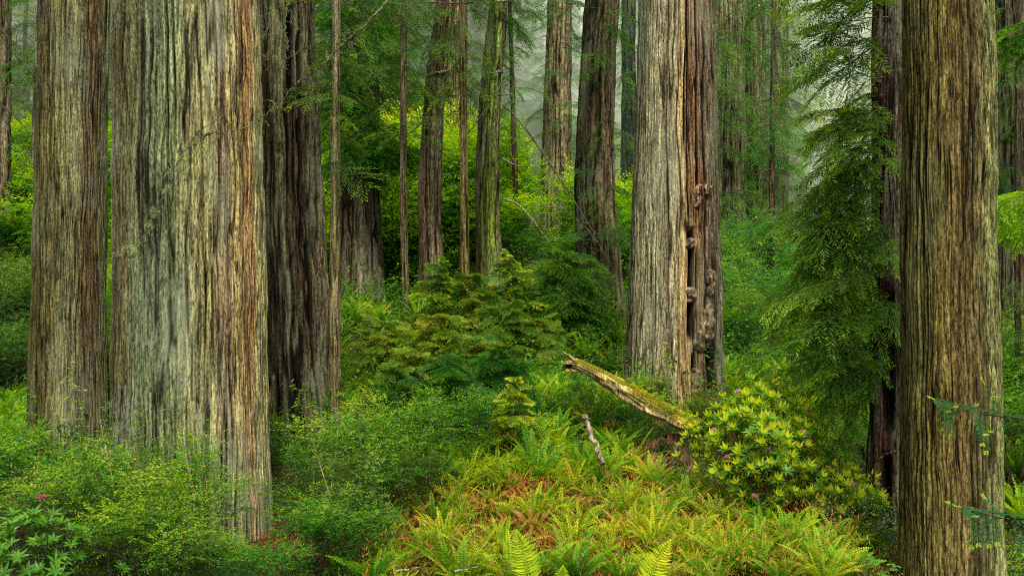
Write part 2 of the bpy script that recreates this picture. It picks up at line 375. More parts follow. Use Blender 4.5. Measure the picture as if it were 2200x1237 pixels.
def conifer(name, r, H, n, Lfun, zlo, mat, trunk_r=0.1, pitch=-0.1, src=BOUGHS, azr=None, bright=0.0, cap=True, trunk=True, wood=None):
    """returns Empty with trunk + crown; boughs attached around a stem"""
    root = empty(name, (0, 0, 0))
    lv = Leaves(); tb = Tubes()
    if trunk:
        zz = np.linspace(0, H, 14)
        w = np.stack([0.05 * trunk_r / .1 * np.sin(zz * .9 + r.random() * 6), 0.05 * trunk_r / .1 * np.cos(zz * .7), zz], -1)
        w[0] = 0
        w[0, 2] = -0.25
        tb.add(w, trunk_r * (1.02 - zz / H), 8)
    for i in range(n):
        h = zlo + (1 - zlo) * (i + r.random()) / n
        az = r.random() * 2 * math.pi if azr is None else azr[0] + (azr[1] - azr[0]) * r.random()
        Lb = Lfun(h) * (0.65 + .6 * r.random())
        arr, tbs = src[r.integers(len(src))]
        s = Lb / 2.0
        Mx = rotz(az) @ roty(-pitch + 0.28 * r.normal() - 0.35 * h * (1 if cap else 0)) @ rotx(0.3 * r.normal())
        loc = np.array([0, 0, h * H])
        p, d, nn, l, w_, t = xf(arr, Mx, loc, s)
        # keep needle size from collapsing on small boughs
        l = l * s ** -0.45; w_ = w_ * s ** -0.45
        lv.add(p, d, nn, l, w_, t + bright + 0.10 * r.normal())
        for q, rad in tbs[:10]:
            tb.add((q * s) @ Mx.T + loc, rad * s, 3)
    if tb.V: tb.obj('trunk', wood or M['twig'], root)
    lv.obj('crown', mat, root)
    return root

# shrub of small leaves
def shrub(name, r, H, RX, nspray, mat, leaf=0.034, lw=0.55, lean=0.0, stems=9, base_t=0.38, layered=0.4, hollow=0.15, spray_len=0.34, top_bias=0.0, wood=None):
    root = empty(name, (0, 0, 0))
    tb = Tubes(); lv = Leaves()
    # lumpy crown made of lobes at the stem ends
    ends = []
    for i in range(stems):
        az = 2 * math.pi * (i + r.random() * .8) / stems
        rr = RX * (0.25 + 0.6 * r.random()); hh = H * (0.5 + 0.42 * r.random())
        e = np.array([rr * math.cos(az), rr * math.sin(az), hh]); ends.append(e)
        u = np.linspace(0, 1, 9)[:, None]
        b0 = np.array([0.1 * math.cos(az), 0.1 * math.sin(az), -0.15])
        pts = b0 * (1 - u) + e * u + np.array([0, 0, 1.0]) * 0.22 * H * (u * (1 - u)) + r.normal(size=(9, 3)) * 0.025
        tb.add(pts, 0.018 * (1.1 - u[:, 0]), 5)
        for j in range(4):
            q = pts[4 + j % 4] ; dd = rnd_unit(r, 1)[0] * [1, 1, .6] + [0, 0, .5]
            tb.add(np.stack([q, q + dd * .2, q + dd * .42 + r.normal(size=3) * .04]), [0.008, 0.006, 0.002], 3)
    ends = np.array(ends)
    lob = RX * 0.46
    k = nspray
    c = ends[r.integers(len(ends), size=k)]
    dr = rnd_unit(r, k); rad = lob * (hollow + (1 - hollow) * r.random(k) ** 0.45)
    o = c + dr * rad[:, None] * np.array([1.0, 1.0, 0.75])
    low = r.random(k) < 0.22
    o[low] = np.stack([RX * (r.random(low.sum()) - .5) * 1.5, RX * (r.random(low.sum()) - .5) * 1.5, H * (.15 + .45 * r.random(low.sum()))], -1)
    o[:, 2] = np.maximum(o[:, 2], 0.05)
    # layering: snap into loose flat tiers
    o[:, 2] += layered * 0.06 * np.sin(o[:, 2] * 22)
    cen = np.array([0, 0, H * 0.35])
    out = norm(o - cen)
    sdir = norm(out * [1, 1, .35] + r.normal(size=(k, 3)) * [0.5, 0.5, 0.22] + [0, 0, .02])
    stint = r.normal(size=k) * .12 + .20 * dr[:, 2]; stint[low] -= .15  # shade painted into the tint: lobe tops lighter, low sprays darker
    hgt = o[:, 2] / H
    m = int(spray_len / (leaf * 0.62))
    for j in range(m):
        u = (j + .5) / m
        pos = o + sdir * (spray_len * u) + np.array([0, 0, -1.0]) * (0.07 * u * u)
        lat = norm(np.cross(sdir, np.array([0, 0, 1.0]))) * (1 if j % 2 else -1)
        d = sdir * .55 + lat * .8 + r.normal(size=(k, 3)) * .22
        n = np.array([0, 0, 1.0]) + r.normal(size=(k, 3)) * .45
        ln = leaf * (0.7 + .6 * r.random(k)) * (1.15 - .45 * u)
        t = base_t + 0.22 * (hgt - .5) + 0.20 * (np.linalg.norm(o - cen, axis=1) / RX - .6) + 0.12 * u + stint + r.normal(size=k) * .035  # lower and inner leaves darkened too, as painted shade
        lv.add(pos, d, n, ln, ln * lw, t)
    for j in r.choice(k, min(k, 160), replace=False):
        tb.add(np.stack([o[j], o[j] + sdir[j] * spray_len * .9 + [0, 0, -.05]]), [0.004, 0.002], 3)
    lv.obj('foliage', mat, root)
    tb.obj('stem', wood or M['twig'], root)
    return root

# sword fern
def fern(name, r, n=18, L=0.95, mat='fern', dead=4, pairs=24, wid=0.085, up=(56, 88)):
    root = empty(name, (0, 0, 0))
    def fronds(k, L, up, tint, sag):
        lv = Leaves()
        for i in range(k):
            az = 2 * math.pi * (i + .7 * r.random()) / k; el = R(up[0] + (up[1] - up[0]) * r.random())
            Lf = L * (0.65 + .5 * r.random())
            t = np.linspace(0, 1, pairs + 1)[1:]
            e = el - sag * (0.7 + .6 * r.random()) * t ** 1.4
            ds = Lf / pairs
            rr = np.cumsum(np.cos(e)) * ds; zz = np.cumsum(np.sin(e)) * ds
            tan = np.stack([np.cos(e) * math.cos(az), np.cos(e) * math.sin(az), np.sin(e)], -1)
            p = np.stack([rr * math.cos(az), rr * math.sin(az), zz], -1) + np.array([.04 * math.cos(az), .04 * math.sin(az), 0])
            lat = np.array([-math.sin(az), math.cos(az), 0.0]); roll = 0.5 * r.normal()
            nrm = norm(np.cross(tan, lat)); lat2 = lat * math.cos(roll) + nrm * math.sin(roll); nrm2 = norm(np.cross(tan, lat2))
            ln = wid * Lf * np.clip(np.sin(np.pi * (0.12 + 0.86 * t)) ** .6, .1, 1) * (t > 0.1)
            tt = tint - .22 + .62 * t + .10 * r.normal()
            for sd in (1, -1):
                d = lat2 * sd + tan * .35 + r.normal(size=p.shape) * .06 - np.array([0, 0, .15])
                lv.add(p, d, nrm2 + r.normal(size=p.shape) * .15, ln * (0.85 + .3 * r.random(pairs)), ds * 1.05, tt + r.normal(size=pairs) * .05)
            lv.add(p[:-1], tan[:-1], nrm2[:-1], ds * 1.3, 0.009 * (1.1 - t[:-1]), tt[:-1] + .1)
        return lv
    fronds(n, L, up, 0.36, .95).obj('fronds', M[mat], root, fold=0.05)
    if dead:
        fronds(dead, L * .8, (12, 50), 0.4, 1.1).obj('withered_fronds', M['fern_dead'], root, fold=0.1)
    return root

# rhododendron
def rhodo(name, r, H, RX, nw, nfl, petal='petal', leaf=0.13, newp=0.85):
    root = empty(name, (0, 0, 0))
    tb = Tubes(); lo = Leaves(); ln_ = Leaves()
    fl = []
    bases = []
    for i in range(8):
        az = 2 * math.pi * (i + r.random()) / 8
        e = np.array([RX * .55 * math.cos(az), RX * .55 * math.sin(az), H * (.45 + .2 * r.random())])
        u = np.linspace(0, 1, 8)[:, None]
        pts = e * u + np.array([0, 0, 1.]) * .2 * H * u * (1 - u) + r.normal(size=(8, 3)) * .03; pts[0, 2] = -.15
        tb.add(pts, .022 * (1.15 - u[:, 0]), 6); bases.append(pts)
    for i in range(nw):
        ph = r.random() * 2 * math.pi; ct = r.random() ** .8; st = math.sqrt(1 - ct * ct)
        f = (0.55 + .65 * r.random()) * (0.85 + .2 * math.sin(3 * ph + 1) + .12 * math.sin(7 * ph))
        dirn = np.array([st * math.cos(ph), st * math.sin(ph), ct])
        c = np.array([RX * dirn[0], RX * dirn[1], H * .42 + H * .58 * dirn[2]]) * [f, f, .9 + .12 * r.random()]
        if r.random() < .35: c = c * (.45 + .4 * r.random()); c[2] = max(c[2], H * .15)
        upv = norm(dirn * [.6, .6, .4] + [0, -.12, .75] + r.normal(size=3) * .15)
        b = bases[r.integers(8)][r.integers(3, 7)]
        if i % 3 == 0: tb.add(np.stack([b, (b + c) / 2 - [0, 0, .08], c]), [.008, .006, .004], 4)
        A = norm(np.cross(upv, [.3, .9, .1])); B = np.cross(upv, A)
        k = r.integers(6, 10); a = np.arange(k) * 2 * np.pi / k + r.random() * 6
        rad = np.cos(a)[:, None] * A + np.sin(a)[:, None] * B
        d = rad * 1.0 + upv * (0.30 + .25 * r.random((k, 1))) + r.normal(size=(k, 3)) * .1
        lo.add(np.tile(c, (k, 1)), d, upv + r.normal(size=(k, 3)) * .2, leaf * (.7 + .5 * r.random(k)), leaf * .30, .35 + .3 * ct + .12 * r.normal(size=k))
        if r.random() < newp:
            k = r.integers(5, 8); a = np.arange(k) * 2 * np.pi / k + r.random() * 6
            rad = np.cos(a)[:, None] * A + np.sin(a)[:, None] * B
            d = rad * .75 + upv * 1.0 + r.normal(size=(k, 3)) * .1
            ln_.add(np.tile(c + upv * .02, (k, 1)), d, rad + upv * .3, leaf * .85 * (.7 + .5 * r.random(k)), leaf * .30, .4 + .2 * r.normal(size=k))
        if len(fl) < nfl and ct > .1 and r.random() < .5: fl.append(c + upv * .13)
    lo.obj('foliage', M['rhodo'], root); ln_.obj('new_leaves', M['rhodo' if petal == 'petal_deep' else 'rhodo_new'], root, fold=.3); tb.obj('stem', M['twig'], root)
    for c in fl:
        f = Leaves(); k = 46; dd = rnd_unit(r, k); dd[:, 2] = np.abs(dd[:, 2]) * .9 - .15
        f.add(c + dd * .012, dd, rnd_unit(r, k), .06, .045, r.random(k))
        f.obj('flower', M[petal], root)
    return root

# ------------------------------------------------------------------ redwood trunks
def trunk_mesh(name, px_base, px_top, py_top, Y, w_base, w_top, zb, pal, seed, nu=360, nv=240, ztop=None, flare=0.12, flare_h=1.2,
               furrow=0.04, flute=0.04, spacing=0.15, cavities=(), mat='bark', z_res_lo=None, moss=None, twist=0.0, bend=0.0, streak=0.35, lobes=7, purple=.25, crackw=1.0):
    """vertical bark column; widths in photo px at the base and at the top edge of the picture"""
    z0 = zb - 0.5
    z1 = zpix(py_top, Y)
    zt = ztop if ztop else z1 * 1.0 + 6
    x0 = (px_base - CX) / F * Y; x1 = (px_top - CX) / F * Y
    r0 = w_base / F * Y / 2; r1 = w_top / F * Y / 2
    zlist = np.concatenate([np.linspace(z0, z1 + .5, nv), np.linspace(z1 + .5, zt, 16)[1:]])
    th = np.arange(nu) / nu
    TH, Z = np.meshgrid(th, zlist, indexing='ij')
    f = (Z - zb) / (z1 - zb)
    rad = r0 + (r1 - r0) * f
    rad = np.maximum(rad, r1 * 0.5)
    cx = x0 + (x1 - x0) * f + bend * np.sin(np.pi * np.clip(f, 0, 1))
    circ = 2 * np.pi * r0
    hz = Z - zb
    # domain warps make furrows wander and merge
    wv = 0.5
    w1 = (vnoise(TH * 5, Z * .45 + 40, 5, seed + 1) - .5) * 0.30 / max(r0, .3) * wv
    w2 = (vnoise(TH * 16, Z * 1.3 + 40, 16, seed + 2) - .5) * 0.07 / max(r0, .3) * wv
    tw = TH + w1 * .12 + w2 * .30 + twist * Z
    def ridge(sp, zf, s, sharp=1.0):
        K = max(5, int(circ / sp))
        n = vnoise(tw * K, Z * zf + 60, K, s)
        return (1 - np.abs(2 * n - 1)) ** sharp           # 1 on ridge crest of noise=0.5
    K1 = max(4, int(circ / 0.62))
    fl = vnoise(tw * K1, Z * .12 + 60, K1, seed + 3) - .5
    def crack(sp, zf, s, wd):
        K = max(5, int(circ / sp))
        n = .72 * vnoise(tw * K, Z * zf + 60, K, s) + .28 * vnoise(tw * K * 2, Z * zf * 2.3 + 60, K * 2, s + 50)
        gr = np.abs(np.roll(n, -1, 0) - np.roll(n, 1, 0)) / (2 * circ / TH.shape[0])     # per metre
        d_ = np.abs(n - .5) / np.maximum(gr, .35 / sp)
        return np.exp(-(d_ / wd) ** 2)
    a = 1 - crack(spacing, .28, seed + 4, spacing * .16 * crackw)            # narrow long furrows
    b = 1 - .85 * crack(spacing * .45, .7, seed + 5, spacing * .075 * crackw)
    c = vnoise(tw * int(circ / (spacing * .2) + 4), Z * 3.5 + 60, int(circ / (spacing * .2) + 4), seed + 6)
    gate = np.clip(1.6 * vnoise(TH * 9, Z * .5 + 60, 9, seed + 7) - .2, 0.25, 1)
    disp = .05 * (vnoise(TH * 7, Z * .9 + 60, 7, seed + 15) - .5) + .03 * (vnoise(TH * 23, Z * 3.1 + 60, 23, seed + 16) - .5) + flute * 2 * fl * (1 + 1.4 * np.exp(-hz / 1.6)) + furrow * (a - .6) * gate + furrow * .45 * (b - .6) + furrow * .22 * (c - .5)
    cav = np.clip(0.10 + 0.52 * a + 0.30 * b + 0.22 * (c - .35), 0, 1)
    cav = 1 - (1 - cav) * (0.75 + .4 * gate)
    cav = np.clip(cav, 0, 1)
    fla = flare * np.exp(-np.maximum(hz, 0) / flare_h)
    lob = vnoise(TH * lobes, Z * .15 + 60, lobes, seed + 8)
    rad = rad * (1 + fla * (0.4 + 1.2 * lob)) + disp
    d = np.array([-(x0), -Y]); d = d / np.hypot(*d)
    rt = np.array([-d[1], d[0]])
    if rt[0] < 0: rt = -rt
    phi = 2 * np.pi * TH
    u = np.sin(phi) * np.where(np.cos(phi) >= 0, 1, 1)
    front = np.cos(phi) > -0.2
    dark = np.ones_like(u)
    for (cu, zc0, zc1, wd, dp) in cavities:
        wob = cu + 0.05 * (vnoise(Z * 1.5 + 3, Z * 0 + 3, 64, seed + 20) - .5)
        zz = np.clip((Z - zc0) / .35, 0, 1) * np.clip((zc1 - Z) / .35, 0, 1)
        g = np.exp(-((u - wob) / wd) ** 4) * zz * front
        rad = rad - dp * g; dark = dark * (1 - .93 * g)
    X = cx + rad * (np.cos(phi) * d[0] + np.sin(phi) * rt[0])
    Yy = Y + rad * (np.cos(phi) * d[1] + np.sin(phi) * rt[1])
    V = np.stack([X, Yy, Z], -1)
    # palette knots over u hold bark colour and painted side shading, warped along furrows
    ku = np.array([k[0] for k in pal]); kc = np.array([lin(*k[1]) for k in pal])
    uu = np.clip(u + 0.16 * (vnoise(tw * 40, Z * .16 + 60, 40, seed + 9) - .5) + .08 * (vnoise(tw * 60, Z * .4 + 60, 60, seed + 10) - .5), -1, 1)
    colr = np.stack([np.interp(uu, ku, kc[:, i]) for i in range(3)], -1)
    s1 = vnoise(tw * max(8, int(circ / .16)), Z * .22 + 60, max(8, int(circ / .16)), seed + 11)
    s2 = vnoise(tw * max(8, int(circ / .05)), Z * .8 + 60, max(8, int(circ / .05)), seed + 12)
    colr = colr * (1 + streak * 1.0 * (s1 - .5) + streak * 1.4 * (s2 - .5))[..., None]
    # reddish-purple strips
    s3 = np.clip((vnoise(tw * max(8, int(circ / .22)), Z * .18 + 60, max(8, int(circ / .22)), seed + 13) - .66) * 5, 0, 1)[..., None] * purple
    colr = colr * (1 - s3) + colr * np.array([.95, .72, .70]) * s3
    if moss:
        mz = np.clip(np.exp(-(hz) / moss[3]), 0, 1) * moss[4] * np.clip(vnoise(TH * 14, Z * 1.5 + 60, 14, seed + 14) * 2 - .4, 0, 1)
        colr = colr * (1 - mz[..., None]) + np.array(moss[:3]) * mz[..., None]
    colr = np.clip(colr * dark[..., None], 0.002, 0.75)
    nu_, nz = TH.shape
    idx = np.arange(nu_ * nz).reshape(nu_, nz); nxt = np.roll(idx, -1, 0)
    Q = np.stack([idx[:, :-1], nxt[:, :-1], nxt[:, 1:], idx[:, 1:]], -1).reshape(-1, 4)
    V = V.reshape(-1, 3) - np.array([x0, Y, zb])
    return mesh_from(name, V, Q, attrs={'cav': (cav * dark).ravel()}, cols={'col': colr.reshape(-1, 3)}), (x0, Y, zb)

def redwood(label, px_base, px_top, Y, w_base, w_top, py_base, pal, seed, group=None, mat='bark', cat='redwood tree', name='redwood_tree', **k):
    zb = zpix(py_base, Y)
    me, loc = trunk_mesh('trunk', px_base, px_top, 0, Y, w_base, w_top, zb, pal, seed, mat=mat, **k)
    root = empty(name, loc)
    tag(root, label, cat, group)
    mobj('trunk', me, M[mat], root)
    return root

def local(root, px, py, Y):
    return np.array([(px - CX) / F * Y, Y, zpix(py, Y)]) - np.array(root.location)

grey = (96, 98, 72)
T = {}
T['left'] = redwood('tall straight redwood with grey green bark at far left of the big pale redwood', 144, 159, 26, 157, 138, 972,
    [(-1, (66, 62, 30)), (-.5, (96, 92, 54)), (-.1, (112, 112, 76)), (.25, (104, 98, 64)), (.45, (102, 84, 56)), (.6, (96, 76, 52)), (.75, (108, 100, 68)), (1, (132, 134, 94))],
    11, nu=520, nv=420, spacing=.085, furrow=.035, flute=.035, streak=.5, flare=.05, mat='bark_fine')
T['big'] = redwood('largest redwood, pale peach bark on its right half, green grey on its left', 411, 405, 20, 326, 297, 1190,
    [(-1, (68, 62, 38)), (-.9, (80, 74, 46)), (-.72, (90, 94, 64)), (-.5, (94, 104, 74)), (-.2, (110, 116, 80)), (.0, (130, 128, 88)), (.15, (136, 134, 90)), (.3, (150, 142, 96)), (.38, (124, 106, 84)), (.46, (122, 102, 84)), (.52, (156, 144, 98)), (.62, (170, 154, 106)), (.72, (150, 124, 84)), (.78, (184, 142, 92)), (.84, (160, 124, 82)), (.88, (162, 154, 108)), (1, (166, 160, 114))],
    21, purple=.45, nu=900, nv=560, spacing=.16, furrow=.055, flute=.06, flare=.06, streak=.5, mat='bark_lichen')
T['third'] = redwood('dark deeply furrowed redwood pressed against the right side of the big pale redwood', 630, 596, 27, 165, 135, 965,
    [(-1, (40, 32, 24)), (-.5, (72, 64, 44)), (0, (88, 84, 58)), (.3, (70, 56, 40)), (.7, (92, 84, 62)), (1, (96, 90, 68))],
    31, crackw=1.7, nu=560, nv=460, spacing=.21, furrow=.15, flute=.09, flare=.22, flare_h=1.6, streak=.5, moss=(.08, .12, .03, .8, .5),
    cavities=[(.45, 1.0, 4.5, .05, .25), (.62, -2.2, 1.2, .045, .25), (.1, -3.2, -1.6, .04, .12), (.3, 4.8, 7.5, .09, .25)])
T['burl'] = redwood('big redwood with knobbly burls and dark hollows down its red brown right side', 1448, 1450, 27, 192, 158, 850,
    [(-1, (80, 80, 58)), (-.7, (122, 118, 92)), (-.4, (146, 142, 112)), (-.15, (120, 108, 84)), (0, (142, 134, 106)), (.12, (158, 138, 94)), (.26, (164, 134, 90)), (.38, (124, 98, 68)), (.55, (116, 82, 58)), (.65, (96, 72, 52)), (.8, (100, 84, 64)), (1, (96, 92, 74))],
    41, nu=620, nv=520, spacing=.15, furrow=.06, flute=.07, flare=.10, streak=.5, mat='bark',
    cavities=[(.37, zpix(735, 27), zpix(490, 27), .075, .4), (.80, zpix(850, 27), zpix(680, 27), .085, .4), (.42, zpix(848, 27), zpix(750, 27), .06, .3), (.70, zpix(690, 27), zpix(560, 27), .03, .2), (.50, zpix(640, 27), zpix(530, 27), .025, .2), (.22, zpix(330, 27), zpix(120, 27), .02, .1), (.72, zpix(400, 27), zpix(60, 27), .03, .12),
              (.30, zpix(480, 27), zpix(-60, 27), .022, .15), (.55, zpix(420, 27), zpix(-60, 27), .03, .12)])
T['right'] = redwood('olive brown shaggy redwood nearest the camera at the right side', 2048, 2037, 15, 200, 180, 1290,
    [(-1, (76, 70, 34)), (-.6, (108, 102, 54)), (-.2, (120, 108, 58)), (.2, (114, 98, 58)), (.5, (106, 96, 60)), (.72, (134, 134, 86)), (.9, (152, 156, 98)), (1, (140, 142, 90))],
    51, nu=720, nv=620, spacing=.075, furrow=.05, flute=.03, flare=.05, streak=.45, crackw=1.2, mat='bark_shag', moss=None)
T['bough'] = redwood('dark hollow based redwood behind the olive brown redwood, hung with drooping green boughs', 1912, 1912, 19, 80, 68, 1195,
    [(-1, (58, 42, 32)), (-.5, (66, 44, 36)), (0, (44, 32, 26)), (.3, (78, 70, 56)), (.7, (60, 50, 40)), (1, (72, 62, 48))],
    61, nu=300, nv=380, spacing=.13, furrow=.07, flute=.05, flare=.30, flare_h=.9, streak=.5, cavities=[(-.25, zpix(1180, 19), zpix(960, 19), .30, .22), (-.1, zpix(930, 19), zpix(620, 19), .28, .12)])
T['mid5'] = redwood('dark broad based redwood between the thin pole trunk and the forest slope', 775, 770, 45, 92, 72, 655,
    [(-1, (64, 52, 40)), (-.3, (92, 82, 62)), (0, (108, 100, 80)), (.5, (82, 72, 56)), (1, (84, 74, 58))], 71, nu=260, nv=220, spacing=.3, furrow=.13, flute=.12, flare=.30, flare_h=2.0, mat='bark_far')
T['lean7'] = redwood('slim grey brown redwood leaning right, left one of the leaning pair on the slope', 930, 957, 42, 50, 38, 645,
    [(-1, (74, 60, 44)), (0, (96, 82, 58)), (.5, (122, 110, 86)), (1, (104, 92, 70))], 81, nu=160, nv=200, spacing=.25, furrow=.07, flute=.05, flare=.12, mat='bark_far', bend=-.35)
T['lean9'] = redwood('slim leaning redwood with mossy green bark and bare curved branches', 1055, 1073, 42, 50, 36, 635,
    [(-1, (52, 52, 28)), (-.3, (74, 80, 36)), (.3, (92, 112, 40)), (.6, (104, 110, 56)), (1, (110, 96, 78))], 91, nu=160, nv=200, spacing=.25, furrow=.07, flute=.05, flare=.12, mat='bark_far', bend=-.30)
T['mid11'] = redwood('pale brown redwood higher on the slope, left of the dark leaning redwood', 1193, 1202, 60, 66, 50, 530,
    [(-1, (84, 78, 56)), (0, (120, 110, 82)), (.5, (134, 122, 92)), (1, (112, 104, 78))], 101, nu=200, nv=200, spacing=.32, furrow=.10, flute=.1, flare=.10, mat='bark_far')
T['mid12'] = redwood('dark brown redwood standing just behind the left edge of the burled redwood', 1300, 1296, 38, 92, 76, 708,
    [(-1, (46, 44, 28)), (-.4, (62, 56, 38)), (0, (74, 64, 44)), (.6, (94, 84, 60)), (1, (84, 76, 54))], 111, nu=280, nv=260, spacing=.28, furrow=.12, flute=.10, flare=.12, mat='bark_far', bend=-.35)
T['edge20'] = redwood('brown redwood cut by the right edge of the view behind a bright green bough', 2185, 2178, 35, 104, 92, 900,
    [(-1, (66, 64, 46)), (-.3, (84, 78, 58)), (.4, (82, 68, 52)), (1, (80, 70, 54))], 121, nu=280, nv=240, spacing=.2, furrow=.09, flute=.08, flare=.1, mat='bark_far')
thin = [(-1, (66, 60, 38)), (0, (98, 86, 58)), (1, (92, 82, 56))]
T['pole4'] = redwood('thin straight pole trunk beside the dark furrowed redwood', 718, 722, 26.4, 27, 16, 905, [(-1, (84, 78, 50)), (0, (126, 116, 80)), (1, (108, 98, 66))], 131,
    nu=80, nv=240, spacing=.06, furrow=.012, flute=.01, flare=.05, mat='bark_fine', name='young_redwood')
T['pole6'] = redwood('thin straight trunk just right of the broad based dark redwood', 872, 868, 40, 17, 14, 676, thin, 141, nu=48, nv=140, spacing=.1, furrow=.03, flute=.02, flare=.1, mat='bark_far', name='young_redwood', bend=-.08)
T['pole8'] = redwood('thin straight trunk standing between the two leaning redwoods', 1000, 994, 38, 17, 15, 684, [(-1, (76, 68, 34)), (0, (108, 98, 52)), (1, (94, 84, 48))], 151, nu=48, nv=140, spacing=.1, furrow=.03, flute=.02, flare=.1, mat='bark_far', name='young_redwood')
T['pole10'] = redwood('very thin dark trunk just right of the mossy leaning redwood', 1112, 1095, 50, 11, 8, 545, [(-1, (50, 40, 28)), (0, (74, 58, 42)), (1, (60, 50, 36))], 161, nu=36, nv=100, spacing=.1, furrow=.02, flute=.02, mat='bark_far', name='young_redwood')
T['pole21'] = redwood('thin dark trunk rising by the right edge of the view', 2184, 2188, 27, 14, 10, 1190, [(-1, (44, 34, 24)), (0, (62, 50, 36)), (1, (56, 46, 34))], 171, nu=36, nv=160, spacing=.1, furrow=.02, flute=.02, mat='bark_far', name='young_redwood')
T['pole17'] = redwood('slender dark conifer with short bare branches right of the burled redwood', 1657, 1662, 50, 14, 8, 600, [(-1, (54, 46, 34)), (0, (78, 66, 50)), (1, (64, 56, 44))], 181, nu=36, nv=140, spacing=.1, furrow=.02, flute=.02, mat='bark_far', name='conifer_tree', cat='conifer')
mistp = [(-1, (92, 96, 66)), (-.3, (116, 114, 82)), (.3, (112, 106, 78)), (1, (98, 98, 72))]  # paler knots for the valley redwoods, haze painted into the bark colour
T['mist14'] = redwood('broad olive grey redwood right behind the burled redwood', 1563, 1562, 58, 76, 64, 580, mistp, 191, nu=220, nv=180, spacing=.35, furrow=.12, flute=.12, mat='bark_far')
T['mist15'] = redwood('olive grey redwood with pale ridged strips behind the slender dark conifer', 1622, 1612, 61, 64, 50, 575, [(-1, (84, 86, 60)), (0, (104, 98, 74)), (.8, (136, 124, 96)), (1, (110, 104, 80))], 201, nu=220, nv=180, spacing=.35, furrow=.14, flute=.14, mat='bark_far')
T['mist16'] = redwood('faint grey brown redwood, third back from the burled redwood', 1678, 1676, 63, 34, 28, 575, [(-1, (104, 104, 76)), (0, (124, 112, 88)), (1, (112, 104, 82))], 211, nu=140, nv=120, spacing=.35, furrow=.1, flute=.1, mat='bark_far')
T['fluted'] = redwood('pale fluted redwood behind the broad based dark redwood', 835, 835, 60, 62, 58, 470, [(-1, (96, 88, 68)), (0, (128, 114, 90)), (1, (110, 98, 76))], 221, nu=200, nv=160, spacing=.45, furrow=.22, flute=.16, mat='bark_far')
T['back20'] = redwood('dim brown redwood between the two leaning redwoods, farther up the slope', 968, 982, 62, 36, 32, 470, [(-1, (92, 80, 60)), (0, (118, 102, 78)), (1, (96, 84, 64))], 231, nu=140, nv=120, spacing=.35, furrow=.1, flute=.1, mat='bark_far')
T['dark13'] = redwood('dark blue green trunk in the gap left of the burled redwood', 1350, 1352, 62, 32, 28, 560, [(-1, (40, 52, 44)), (0, (50, 62, 52)), (1, (44, 54, 46))], 241, nu=120, nv=120, spacing=.35, furrow=.08, flute=.08, mat='bark_far')
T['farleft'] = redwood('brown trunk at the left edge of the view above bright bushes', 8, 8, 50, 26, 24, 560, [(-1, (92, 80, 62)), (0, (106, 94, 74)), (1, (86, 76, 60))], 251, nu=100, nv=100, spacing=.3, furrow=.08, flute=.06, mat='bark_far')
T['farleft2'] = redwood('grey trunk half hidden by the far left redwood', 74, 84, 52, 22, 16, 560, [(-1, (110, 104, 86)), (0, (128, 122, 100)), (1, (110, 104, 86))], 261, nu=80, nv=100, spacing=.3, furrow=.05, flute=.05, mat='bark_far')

# misty trunks deep in the valley and up the slope
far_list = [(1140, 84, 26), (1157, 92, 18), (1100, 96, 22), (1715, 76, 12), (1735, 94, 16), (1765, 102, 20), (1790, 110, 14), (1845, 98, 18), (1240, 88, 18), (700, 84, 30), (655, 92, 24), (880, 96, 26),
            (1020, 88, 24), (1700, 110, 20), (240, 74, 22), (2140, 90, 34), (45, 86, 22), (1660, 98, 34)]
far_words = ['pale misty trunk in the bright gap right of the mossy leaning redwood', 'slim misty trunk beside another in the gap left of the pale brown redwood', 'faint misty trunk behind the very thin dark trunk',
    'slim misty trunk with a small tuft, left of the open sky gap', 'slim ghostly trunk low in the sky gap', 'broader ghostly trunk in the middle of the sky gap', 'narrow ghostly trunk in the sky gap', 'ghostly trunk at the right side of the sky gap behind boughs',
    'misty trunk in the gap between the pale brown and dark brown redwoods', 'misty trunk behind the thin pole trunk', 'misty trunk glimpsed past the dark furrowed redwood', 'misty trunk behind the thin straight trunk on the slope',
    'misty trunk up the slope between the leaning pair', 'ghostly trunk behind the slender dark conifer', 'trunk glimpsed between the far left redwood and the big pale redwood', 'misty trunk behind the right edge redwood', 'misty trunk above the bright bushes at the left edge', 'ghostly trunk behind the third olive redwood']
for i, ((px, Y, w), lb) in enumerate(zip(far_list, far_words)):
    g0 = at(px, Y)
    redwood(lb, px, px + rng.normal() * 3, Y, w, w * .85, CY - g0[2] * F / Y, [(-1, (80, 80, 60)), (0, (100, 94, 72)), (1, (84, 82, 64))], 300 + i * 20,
            nu=90, nv=80, spacing=.5, furrow=.12, flute=.15, mat='bark_far')

